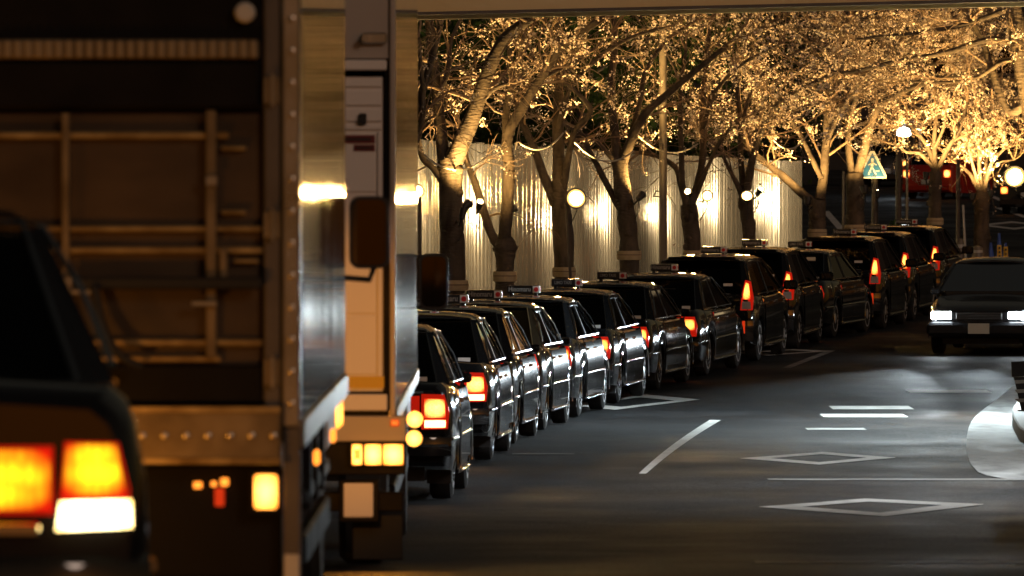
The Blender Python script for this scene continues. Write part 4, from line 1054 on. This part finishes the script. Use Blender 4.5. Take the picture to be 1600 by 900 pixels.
# doors (brown) behind the gate frame
dr = bx1('gate_panel', -560, 409, 174, 632, .03, .05, 'tbrown')
for (x0, x1, y0, y1) in ((-560, 358, 206, 217), (-560, 410, 353, 362), (-560, 410, 386, 396), (0, 410, 530, 541), (0, 345, 556, 566), (345, 385, 228, 235), (345, 385, 328, 335), (365, 405, 405, 411)):
    bx1('gate_rib', x0, x1, y0, y1, -.005, .029, 'rib', dr, .005)
for (x0, x1, y0, y1) in ((97, 109, 176, 545), (322, 338, 172, 560), (343, 355, 388, 436)):
    r_ = bx1('gate_upright', x0, x1, y0, y1, -.02, -.006, 'tsteel', dr, .004)
bx1('latch', 92, 116, 430, 470, -.045, -.022, 'aluframe', dr); bx1('latch', 322, 340, 275, 290, -.04, -.022, 'aluframe', dr, .003)
bx1('cross_bar', 118, 411, 432, 452, -.06, -.022, 'wire', T1)
hs = [q1(150, 450, -.08), q1(160, 500, -.09), q1(178, 540, -.1), q1(200, 562, -.1), q1(222, 572, -.08)]
MB().tube(poly_smooth(hs, 5), .016, 8).build('strap', 'wire', T1)
bx1('inner_sill', -560, 411, 570, 632, -.008, .029, 'tdark', T1)
bm = bx1('rear_beam', -560, 440, 636, 724, -.06, .04, 'tsteel', T1)
bx1('beam_lip', -560, 440, 634, 645, -.068, -.061, 'rib', bm, .003); bx1('beam_lip', -560, 440, 714, 725, -.068, -.061, 'rib', bm, .003)
bx1('underrun_guard', -560, 440, 728, 905, .05, .12, 'tdark', T1)
bx1('mud_flap', 330, 452, 860, 1060, .5, .52, 'wire', T1)
bx1('post_foot', 443, 470, 668, 905, -.02, .04, 'steel', T1, .006)
bx1('side_reflector', 444, 468, 866, 905, -.03, -.021, 'cream', T1, .003)
lm_ = bx1('tail_lamp', 388, 442, 730, 806, -.02, .05, 'tdark', T1); bx1('lamp_lens', 397, 434, 741, 795, -.035, -.021, 'amber', lm_)
for (x, y, w, h, m) in ((308, 759, 13, 10, 'amberdim'), (333, 757, 8, 8, 'amberdim'), (350, 754, 12, 12, 'amberdim'), (342, 778, 15, 28, 'reddim')):
    bx1('marker_lamp', x-w/2, x+w/2, y-h/2, y+h/2, .03, .049, m, T1, .003)
rv = MB().lathe([(-.012, .006), (-.010, .011), (0, .012)], (0, 0, 0), 'Y', 8).mesh('rivet', 'aluframe')
for k in range(13):
    for (xx, yy_, pr, dd) in ((456, 30 + k*50, T1, -.031), (20 + k*34, 680, bm, -.061)):
        p = q1(xx, yy_); o = obj('rivet', rv, pr); o.location = (p.x, dd, p.z)
for (xx, yy_) in ((426, 120), (426, 330), (426, 560)):
    h_ = bx1('hinge', xx - 14, xx + 12, yy_, yy_ + 42, -.022, -.011, 'tsteel', T1, .003)
    bx1('hinge_pin', xx - 3, xx + 3, yy_ - 4, yy_ + 46, -.034, -.023, 'aluframe', h_, .002)
bx1('lock_handle', 112, 150, 452, 460, -.05, -.03, 'aluframe', dr, .003); bx1('lock_handle', 300, 340, 470, 478, -.05, -.03, 'aluframe', dr, .003)
# chassis and wheels and cab
for s in (-1, 1): MB().box((s*.35-.04, .2, floor_z-.28), (s*.35+.04, 8.0, floor_z-.09)).build('chassis_rail', 'tdark', T1)
wz = lambda yy: zg(Y1+yy) - g1 + .40
for s in (-1, 1):
    truck_wheel(T1, (s*.86, 1.4, wz(1.4)), s); truck_wheel(T1, (s*.86, 6.9, wz(6.9)), s)
for k, yy in enumerate((2.5, 3.4, 4.3)): MB().box((.98, yy, floor_z-.42), (1.06, yy+.12, floor_z-.12)).build('side_marker_bracket', 'tdark', T1)
for yy in (3.2, 5.6):
    m_ = MB().box((1.05, yy-.04, floor_z-.28), (1.075, yy+.04, floor_z-.22), 0, .01).build('side_marker', 'amberdim', T1)
MB().box((1.0, 2.3, floor_z-.62), (1.05, 5.6, floor_z-.50), 0, .01).build('side_guard', 'tdark', T1)
MB().box((1.0, 2.3, floor_z-.40), (1.05, 5.6, floor_z-.34), 0, .01).build('side_guard', 'tdark', T1)
cz = zg(Y1+7)-g1
cb = MB(); cb.box((-1.02, LB+.12, cz+.55), (1.02, LB+1.75, cz+2.35), 0, .14); cb.build('cab', 'white', T1, 40)
fs_ = MB().box((.90, LB+1.70, cz+.72), (1.05, LB+1.82, cz+.86), 0, .02).build('front_signal', 'amber', T1)
spot('front_signal_beam', (1.0, LB+1.9, cz+.79), (-.02, 1, .0), 330, (1, .36, .04), 24, .8, .05, T1)  # narrow beam added to tint the next truck's lower door orange
m1 = px(577, 363, Y1+7.3) - org
mr_ = MB(); 
def rrect(c, w, h, y0, y1, r=.045):
    pts = []
    for (sx, sz, a0) in ((1, 1, 0), (-1, 1, 90), (-1, -1, 180), (1, -1, 270)):
        for k in range(5):
            q = R(a0 + 22.5*k); pts.append((c.x + sx*(w/2-r) + r*math.cos(q), y0, c.z + sz*(h/2-r) + r*math.sin(q)))
    return pts
pp = rrect(m1, .178, .32, m1.y, 0); mm = MB().prism(pp, (0, .08, 0)).build('wing_mirror', 'dark', T1, 40)
pp = rrect(m1, .150, .29, m1.y-.004, 0, .035); MB().prism(pp, (0, .003, 0)).build('mirror_glass', 'mirror', mm, 0)
MB().tube([m1 + Vector((.02, .05, -.15)), m1 + Vector((0, .05, -.21)), m1 + Vector((-.12, .05, -.20)), m1 + Vector((-.30, .05, -.1)), Vector((1.0, m1.y+.05, m1.z-.1))], .014, 8).build('mirror_arm', 'dark', mm)

# --- second truck: white shutter door, aluminium sides
Y2 = 36.0; s2 = F / Y2; g2 = zg(Y2)
org2 = Vector(((617-800)/s2 - 1.12, Y2, g2)); XR = 1.12
T2 = thing('delivery_truck', 'white shutter door truck with silver side standing behind the queue of taxis', 'truck', org2)
def q2(x, y, dy=0):
    p = px(x, y, Y2); return Vector((p.x - org2.x, dy, p.z - org2.z))
def bx2(name, x0, x1, y0, y1, d0, d1, mat, parent=T2, bev=.006):
    a = q2(x0, y1); b = q2(x1, y0)
    return MB().box((a.x, d0, a.z), (b.x, d1, b.z), 0, bev).build(name, mat, parent)
fz = q2(0, 640).z; top2 = 3.35; L2 = 8.6
for k in range(7):
    y0 = .08 + k*L2/7; y1 = y0 + L2/7 - .014
    MB().box((XR-.03, y0, fz), (XR, y1, top2)).build('side_sheet', 'alu', T2); MB().box((-XR, y0, fz), (-XR+.03, y1, top2)).build('side_sheet', 'alu', T2)
MB().box((XR-.035, .06, fz-.09), (XR+.01, L2, fz-.003), 0, .006).build('bottom_rail', 'aluframe', T2)
MB().box((-XR+.03, .1, top2-.02), (XR-.031, L2, top2+.02)).build('roof', 'alu', T2)
MB().box((-XR+.03, L2-.04, fz), (XR-.031, L2, top2-.03)).build('front_wall', 'tdark', T2)
MB().box((-XR+.03, .1, fz-.08), (XR-.031, L2-.05, fz-.004)).build('floor', 'tdark', T2)
bx2('corner_post', 609, 618, -60, 650, -.02, .07, 'doorgrey'); bx2('jamb', 600, 608.5, 108, 640, .0, .07, 'tdark')
MB().box((-XR, -.02, fz-.05), (-XR+.05, .07, top2)).build('corner_post', 'aluframe', T2)
bx2('upper_panel', -10, 608, -260, 92, .0, .06, 'doorgrey')
bx2('header_ledge', -10, 604, 94, 110, -.05, .05, 'doorwhite')
sh = bx2('shutter_door', -10, 599, 120, 612, .02, .06, 'doorwhite')
for (y0, y1) in ((124, 136), (141, 165), (170, 190), (195, 203)): bx2('shutter_slat', -8, 597, y0, y1, .006, .019, 'doorwhite', sh, .004)
for (y0, y1) in ((208, 300), (303, 395), (398, 490), (493, 585)): bx2('shutter_slat', -8, 588, y0, y1, .010, .019, 'doorwhite', sh, .003)
bx2('edge_strip', 590, 597, 206, 600, .004, .018, 'doorwhite', sh, .003)
st = bx2('red_sticker', 522, 586, 211, 224, .004, .0095, 'sticker', sh, 0); bx2('sticker_mark', 526, 580, 215, 220, .002, .0035, 'stickerk', st, 0)
st = bx2('red_sticker', 553, 586, 226, 236, .004, .0095, 'sticker', sh, 0); bx2('sticker_mark', 556, 583, 229, 233, .002, .0035, 'stickerk', st, 0)
p = q2(567, 186); MB().box((p.x-.02, -.02, p.z-.03), (p.x+.02, .005, p.z+.03), 0, .006).build('door_knob', 'dark', sh)
p = q2(590, 60); lt = MB().box((p.x-.08, -.04, p.z-.03), (p.x+.05, -.001, p.z+.03), 0, .01).build('latch', 'aluframe', T2)
MB().lathe([(-.08, .02), (-.04, .02)], (p.x-.06, 0, p.z), 'Y', 12).build('latch_pin', 'aluframe', lt)
bx2('step_panel', -10, 605, 616, 642, -.01, .06, 'doorwhite'); 
bx2('rear_beam', -10, 634, 650, 690, -.02, .06, 'doorgrey'); bx2('bumper', -10, 634, 691, 742, .0, .08, 'tdark')
lc = bx2('tail_lamp', 544, 634, 690, 729, -.03, -.001, 'tdark')
for (x0, x1) in ((550, 566), (570, 596), (599, 630)): bx2('lamp_lens', x0, x1, 694, 726, -.045, -.031, 'amber', lc, .004)
bx2('lamp_cell', 554, 563, 702, 717, -.05, -.046, 'amberdim', lc, 0)
p = q2(590, 712); spot('tail_lamp_glow', (p.x, -.12, p.z), (.5, -1, -.12), 16, (1, .38, .04), 150, .6, .06, T2)
bx2('marker_lamp', 610, 624, 655, 666, -.035, -.021, 'reddim')
bx2('reflective_strip', 545, 600, 588, 606, .0, .0035, 'yellow', sh, 0); 
bx2('plate_holder', 530, 592, 750, 816, -.01, .04, 'tdark'); bx2('number_plate', 537, 583, 755, 808, -.02, -.011, 'doorwhite')
bx2('underrun_guard', -10, 630, 770, 800, .05, .12, 'tdark'); bx2('mud_flap', 548, 628, 800, 880, .3, .32, 'wire')
for s in (-1, 1): MB().box((s*.38-.04, .2, fz-.30), (s*.38+.04, 10.2, fz-.09)).build('chassis_rail', 'tdark', T2)
wz2 = lambda yy: zg(Y2+yy) - g2 + .42
for s in (-1, 1):
    truck_wheel(T2, (s*.92, 1.8, wz2(1.8)), s, .42, .26); truck_wheel(T2, (s*.92, 9.2, wz2(9.2)), s, .42, .24)
for (xx, yy_, r_, dy) in ((648, 655, .045, 2.2), (647, 685, .042, .6)):
    p = px(xx, yy_, Y2+dy) - org2; b_ = MB().box((XR-.02, dy-.02, p.z-.02), (p.x, dy+.02, p.z+.02)).build('lamp_bracket', 'tdark', T2)
    MB().lathe([(-.05, .015), (-.045, r_), (-.01, r_), (0, r_*.6)], (p.x, dy, p.z), 'Y', 16).build('marker_lamp', 'amber', T2)
MB().box((1.02, 3.0, fz-.62), (1.07, 8.0, fz-.52), 0, .01).build('side_guard', 'tdark', T2); MB().box((1.02, 3.0, fz-.42), (1.07, 8.0, fz-.36), 0, .01).build('side_guard', 'tdark', T2)
cz = zg(Y2+9.5)-g2
MB().box((-1.05, L2+.12, cz+.6), (1.05, L2+1.9, cz+2.5), 0, .14).build('cab', 'white', T2, 40)
m2 = px(678, 440, Y2+9.6) - org2
pp = rrect(m2, .19, .37, m2.y, 0, .05); mm = MB().prism(pp, (0, .09, 0)).build('wing_mirror', 'dark', T2, 40)
pp = rrect(m2, .16, .33, m2.y-.004, 0, .04); MB().prism(pp, (0, .003, 0)).build('mirror_glass', 'mirror', mm, 0)
MB().tube([m2 + Vector((-.05, .05, .15)), Vector((1.03, m2.y+.05, m2.z+.2))], .014, 8).build('mirror_arm', 'dark', mm)
MB().tube([m2 + Vector((-.05, .05, -.15)), Vector((1.03, m2.y+.05, m2.z-.2))], .014, 8).build('mirror_arm', 'dark', mm)

# ================================================================== SIGNS, CONES, FAR TRAFFIC
def pole_at(p, h, r, parent): MB().tube([(0, .03, 0), (0, .03, h)], r, 10).build('pole', 'pole', parent)
# pedestrian crossing sign
p = px(1363, 258, 139.7); w = 22*139.7/F
t = thing('crossing_sign', 'blue triangular pedestrian crossing sign on the dark post', 'sign', p)
bd = MB().prism([(-w, 0, -w*.95), (w, 0, -w*.95), (w*1.02, 0, -w*.75), (.04, 0, w*1.0), (-.04, 0, w*1.0), (-w*1.02, 0, -w*.75)], (0, .015, 0)).build('sign_board', 'signwhite', t, 0)
MB().prism([(-w*.88, -.002, -w*.83), (w*.88, -.002, -w*.83), (.0, -.002, w*.88)], (0, .0015, 0)).build('blue_field', 'signblue', bd, 0)
fig = MB()
fig.lathe([(-.003, .028), (0, .028)], (0, -.004, w*.40), 'Y', 14)
for a_, b_, ww in (((0, w*.32), (-.01, -w*.15), .034), ((-.01, -w*.1), (-.08, -w*.68), .018), ((-.01, -w*.1), (.07, -w*.66), .018), ((0, w*.2), (-.085, -w*.02), .013), ((0, w*.2), (.085, 0.0), .013)):
    a3 = Vector((a_[0], -.006, a_[1])); b3 = Vector((b_[0], -.006, b_[1])); d = (b3-a3).normalized(); n = Vector((d.z, 0, -d.x))*ww/2*1.4
    fig.prism([a3-n, a3+n, b3+n, b3-n], (0, .003, 0))
fig.build('walking_figure', 'signwhite', bd, 0)
MB().prism([(.07, -.006, -w*.45), (.14, -.006, -w*.45), (.14, -.006, -w*.38), (.07, -.006, -w*.38)], (0, .003, 0)).build('stripe', 'signwhite', bd, 0)
# round speed sign
p = px(1529, 240, 158); t = thing('speed_sign', 'round red rimmed speed limit sign behind the fan shaped cherry tree', 'sign', p)
h = p.z - zg(158); MB().tube([(0, .03, -h), (0, .03, .3)], .035, 10).build('pole', 'pole', t)
bd = MB().lathe([(0, .17), (.012, .17)], (0, 0, 0), 'Y', 28).build('sign_board', 'red', t, 30); MB().lathe([(-.003, .125), (-.001, .125)], (0, 0, 0), 'Y', 28).build('white_field', 'signwhite', bd, 30)
text('40', .17, 'signblue', bd, (0, -.005, 0), (R(90), 0, 0), .001, .003)
# blue cones with a yellow sheet
def cone(x, ybot, label, sheet_=True, h=.98):
    X, Y = px_ground(x, ybot); t = thing('traffic_cone', label, 'cone', (X, Y, zg(Y)), group='blue cones at the kerb')
    MB().box((-.19, -.19, 0), (.19, .19, .04), 0, .01).build('foot', 'dark', t)
    MB().lathe([(.04, .14), (.2, .115), (h*.9, .035), (h, .03)], (0, 0, 0), 'Z', 18).build('cone', 'blue', t)
    if sheet_:
        s = MB().prism([(-.055, -.118, .30), (.055, -.118, .30), (.045, -.075, .72), (-.045, -.075, .72)], (0, .004, 0)).build('notice', 'yellow', t, 0)
        for k in range(4): MB().prism([(-.018, -.113+.0*k, .36+.09*k), (.022, -.113, .36+.09*k), (.022, -.113+.006, .41+.09*k), (-.018, -.107, .41+.09*k)], (0, -.014+.009*0, 0)).build('notice_mark', 'dark', s, 0)
cone(1561, 434, 'tall blue traffic cone with a yellow notice'); cone(1571, 437, 'blue traffic cone just right of the tallest', True, .8); cone(1548, 428, 'blue traffic cone hidden behind the tree trunk', False, .7)
X, Y = px_ground(1553, 440); t = thing('barrier_board', 'low orange and white striped barrier board beside the blue cones', 'barrier', (X, Y, zg(Y)))
for k in range(5): MB().box((-.16, -.02, .06+k*.09), (.16, .02, .145+k*.09), 0, .004).build('stripe', 'orange' if k % 2 else 'signwhite', t)
for s in (-1, 1): MB().box((s*.14-.015, .021, 0), (s*.14+.015, .05, .52)).build('leg', 'steel', t)
# cold street lamp standing on the island, its head hangs over the carriageway
Yl = 83.6; t = thing('street_lamp', 'cold white street lamp on the island above the diamonds', 'street lamp', (7.35, Yl, zg(Yl) + .14))
MB().tube([(0, 0, 0), (0, 0, 4.6), (-.25, 0, 5.15), (-1.0, 0, 5.35)], [.08, .06, .05, .04], 10).build('post', 'steel', t)
MB().lathe([(0, .14), (.3, .13), (.36, .09)], (0, 0, 0), 'Z', 12).build('base_collar', 'steel', t)
hd_ = MB().box((-1.6, -.14, 5.27), (-.95, .14, 5.40), 0, .03).build('lamp_head', 'steel', t)
MB().box((-1.55, -.11, 5.255), (-1.05, .11, 5.269)).build('lamp_glass', 'farlamp', hd_)
spot('street_lamp_beam', (7.35 - 1.3, Yl, zg(Yl) + .14 + 5.23), (-.16, -.12, -1), 5400, (.74, .92, 1.0), 150, .8, .12)
Yl = 61.5; t = thing('street_lamp', 'added street lamp out of view by the side road, lighting the nearest diamond', 'street lamp', (8.6, Yl, zg(Yl)))  # lamp added out of view to brighten the nearest diamond
MB().tube([(0, 0, 0), (0, 0, 5.0), (-.3, 0, 5.6), (-1.2, 0, 5.85)], [.08, .06, .05, .04], 10).build('post', 'steel', t)
MB().lathe([(0, .14), (.3, .13), (.36, .09)], (0, 0, 0), 'Z', 12).build('base_collar', 'steel', t)
hd_ = MB().box((-1.85, -.14, 5.77), (-1.15, .14, 5.90), 0, .03).build('lamp_head', 'steel', t)
MB().box((-1.8, -.11, 5.755), (-1.25, .11, 5.769)).build('lamp_glass', 'farlamp', hd_)
spot('street_lamp_beam', (8.6 - 1.5, Yl, zg(Yl) + 5.73), (-.45, .05, -1), 4300, (.88, .95, 1.0), 140, .9, .12)
# dark board on the island at the picture edge
Yk = 81.5; p = px(1604, 0, Yk); p.z = zg(Yk) + .14
t = thing('island_board', 'dark tapered board standing on the island kerb at the picture edge', 'board', p)
b_ = MB().prism([(-.17, 0, .42), (.30, 0, .46), (.30, 0, .62), (-.18, 0, .60)], (0, .05, 0)).build('top_panel', 'tdark', t, 0)
MB().prism([(-.05, .005, 0), (.24, .005, 0), (.30, .005, .42), (-.15, .005, .42)], (0, .05, 0)).build('panel', 'tdark', t, 0)
for k in range(3): MB().prism([(-.14+.0*k, -.004, .38-.11*k), (.28, -.004, .40-.11*k), (.28, -.004, .36-.11*k), (-.13+.02*k, -.004, .34-.11*k)], (0, .006, 0)).build('slat', 'steel', t, 0)
MB().box((-.10, -.08, 0), (.30, .12, .03), 0, .008).build('foot', 'tdark', t)

# far red car under the blossom and a van beside it
def far_car(label, name, x, Yy, paint, w=1.75, h=1.5, L=4.3, lampm='brake', yaw=0.0, cat='car'):
    b = px(x, 0, Yy); b.z = zg(Yy) + .01; t = thing(name, label, cat, b, yaw)
    rows = []
    for (y, ww, z0, z1) in ((0, .44, .3, h*.60), (.06, .49, .22, h*.66), (.5, .5, .2, h*.68), (L-.9, .5, .2, h*.62), (L-.15, .46, .25, h*.5), (L, .38, .32, h*.42)):
        rows.append([(-ww*w, y, z0), (-ww*w, y, z1-.12), (-ww*w*.93, y, z1), (ww*w*.93, y, z1), (ww*w, y, z1-.12), (ww*w, y, z0)])
    mb = MB(); mb.grid(rows, close=True); mb.f += [tuple(range(5, -1, -1)), tuple(range(30, 36))]; mb.m += [0, 0]; mb.build('body', paint, t, 30)
    rows = []
    for (y, ww, z1) in ((.25, .44, h*.64), (.55, .40, h*.97), (1.9, .40, h), (2.9, .44, h*.62)):
        rows.append([(-ww*w, y, h*.60), (-ww*w*.9, y, z1), (ww*w*.9, y, z1), (ww*w, y, h*.60)])
    mb = MB(); mb.grid(rows, close=True); mb.f += [(3, 2, 1, 0), (12, 13, 14, 15)]; mb.m += [0, 0]; mb.build('cabin', paint, t, 30)
    MB().prism([(-.38*w, .24, h*.66), (.38*w, .24, h*.66), (.33*w, .50, h*.92), (-.33*w, .50, h*.92)], (0, -.012, 0)).build('rear_window', 'tint', t, 0)
    for s in (-1, 1):
        wheel(t, (s*(w/2-.1), .8, .31), s); wheel(t, (s*(w/2-.1), L-.85, .31), s)
        MB().box((s*.40*w-.11, -.03, h*.42), (s*.40*w+.11, .03, h*.56), 0, .01).build('tail_lamp', lampm, t)
    MB().box((-.47*w, -.09, .28), (.47*w, .04, .48), 0, .02).build('bumper', paint, t); plate(t, -.10, .5)
    return t
far_car('red car beyond the cherry trees with glowing tail lamps', 'red_car', 1448, 236, 'redcar', 1.85, 1.75, 4.4, 'brake2', R(-24))
far_car('far dark car beside the crossing sign with red tail lamps', 'dark_car', 1385, 258, 'dkgrey', 1.8, 1.75, 4.5, 'brake2', R(-10))
far_car('far car at the picture edge driving away', 'departing_car', 1604, 214, 'dkgrey', 1.75, 1.5, 4.4, 'brake', R(-14))
# far street lamp with a cold head
p = px(1412, 208, 240); t = thing('street_lamp', 'distant street lamp with a cold white head above the red car', 'street lamp', (p.x, p.y, zg(240)))
hh = p.z - zg(240); MB().tube([(.6, 0, 0), (.6, 0, hh+.3), (.3, 0, hh+.45), (0, 0, hh+.3)], [.09, .06, .05, .04], 8).build('post', 'pole', t)
MB().lathe([(-.02, .05), (.02, .24), (.25, .20), (.32, .04)], (0, 0, hh-.1), 'Z', 16).build('lamp_head', 'farlamp', t)
# dark buildings closing the far end of the street
def block(x0, x1, y0, y1, h, label, seed):
    r = random.Random(seed); t = thing('building', label, 'building', ((x0+x1)/2, y0, zg(y0) - .5)); w = (x1-x0)/2
    MB().box((-w, 0, 0), (w, y1-y0, h), 0, 0).build('wall', 'bwall', t); MB().box((-w-.3, -.3, h+.002), (w+.3, y1-y0, h+.5)).build('cornice', 'bwall', t)
    n = int(2*w/3.2)
    for fl in range(int(h/3.4)):
        for k in range(n):
            x = -w + 1.2 + k*3.2; z = 1.2 + fl*3.4
            wd = MB().box((x, -.06, z), (x+1.8, -.003, z+1.6)).build('window', 'steel', t)
            MB().box((x+.08, -.075, z+.08), (x+1.72, -.062, z+1.52)).build('pane', 'litwin' if r.random() < .08 else 'tint', wd)
block(-40, 12, 262, 280, 16, 'dark building closing the street beyond the evergreens', 3)
block(13, 48, 300, 320, 18, 'dark building beyond the junction behind the blossom', 4)
block(49, 90, 270, 300, 17, 'dark building past the far car at the picture edge', 5)
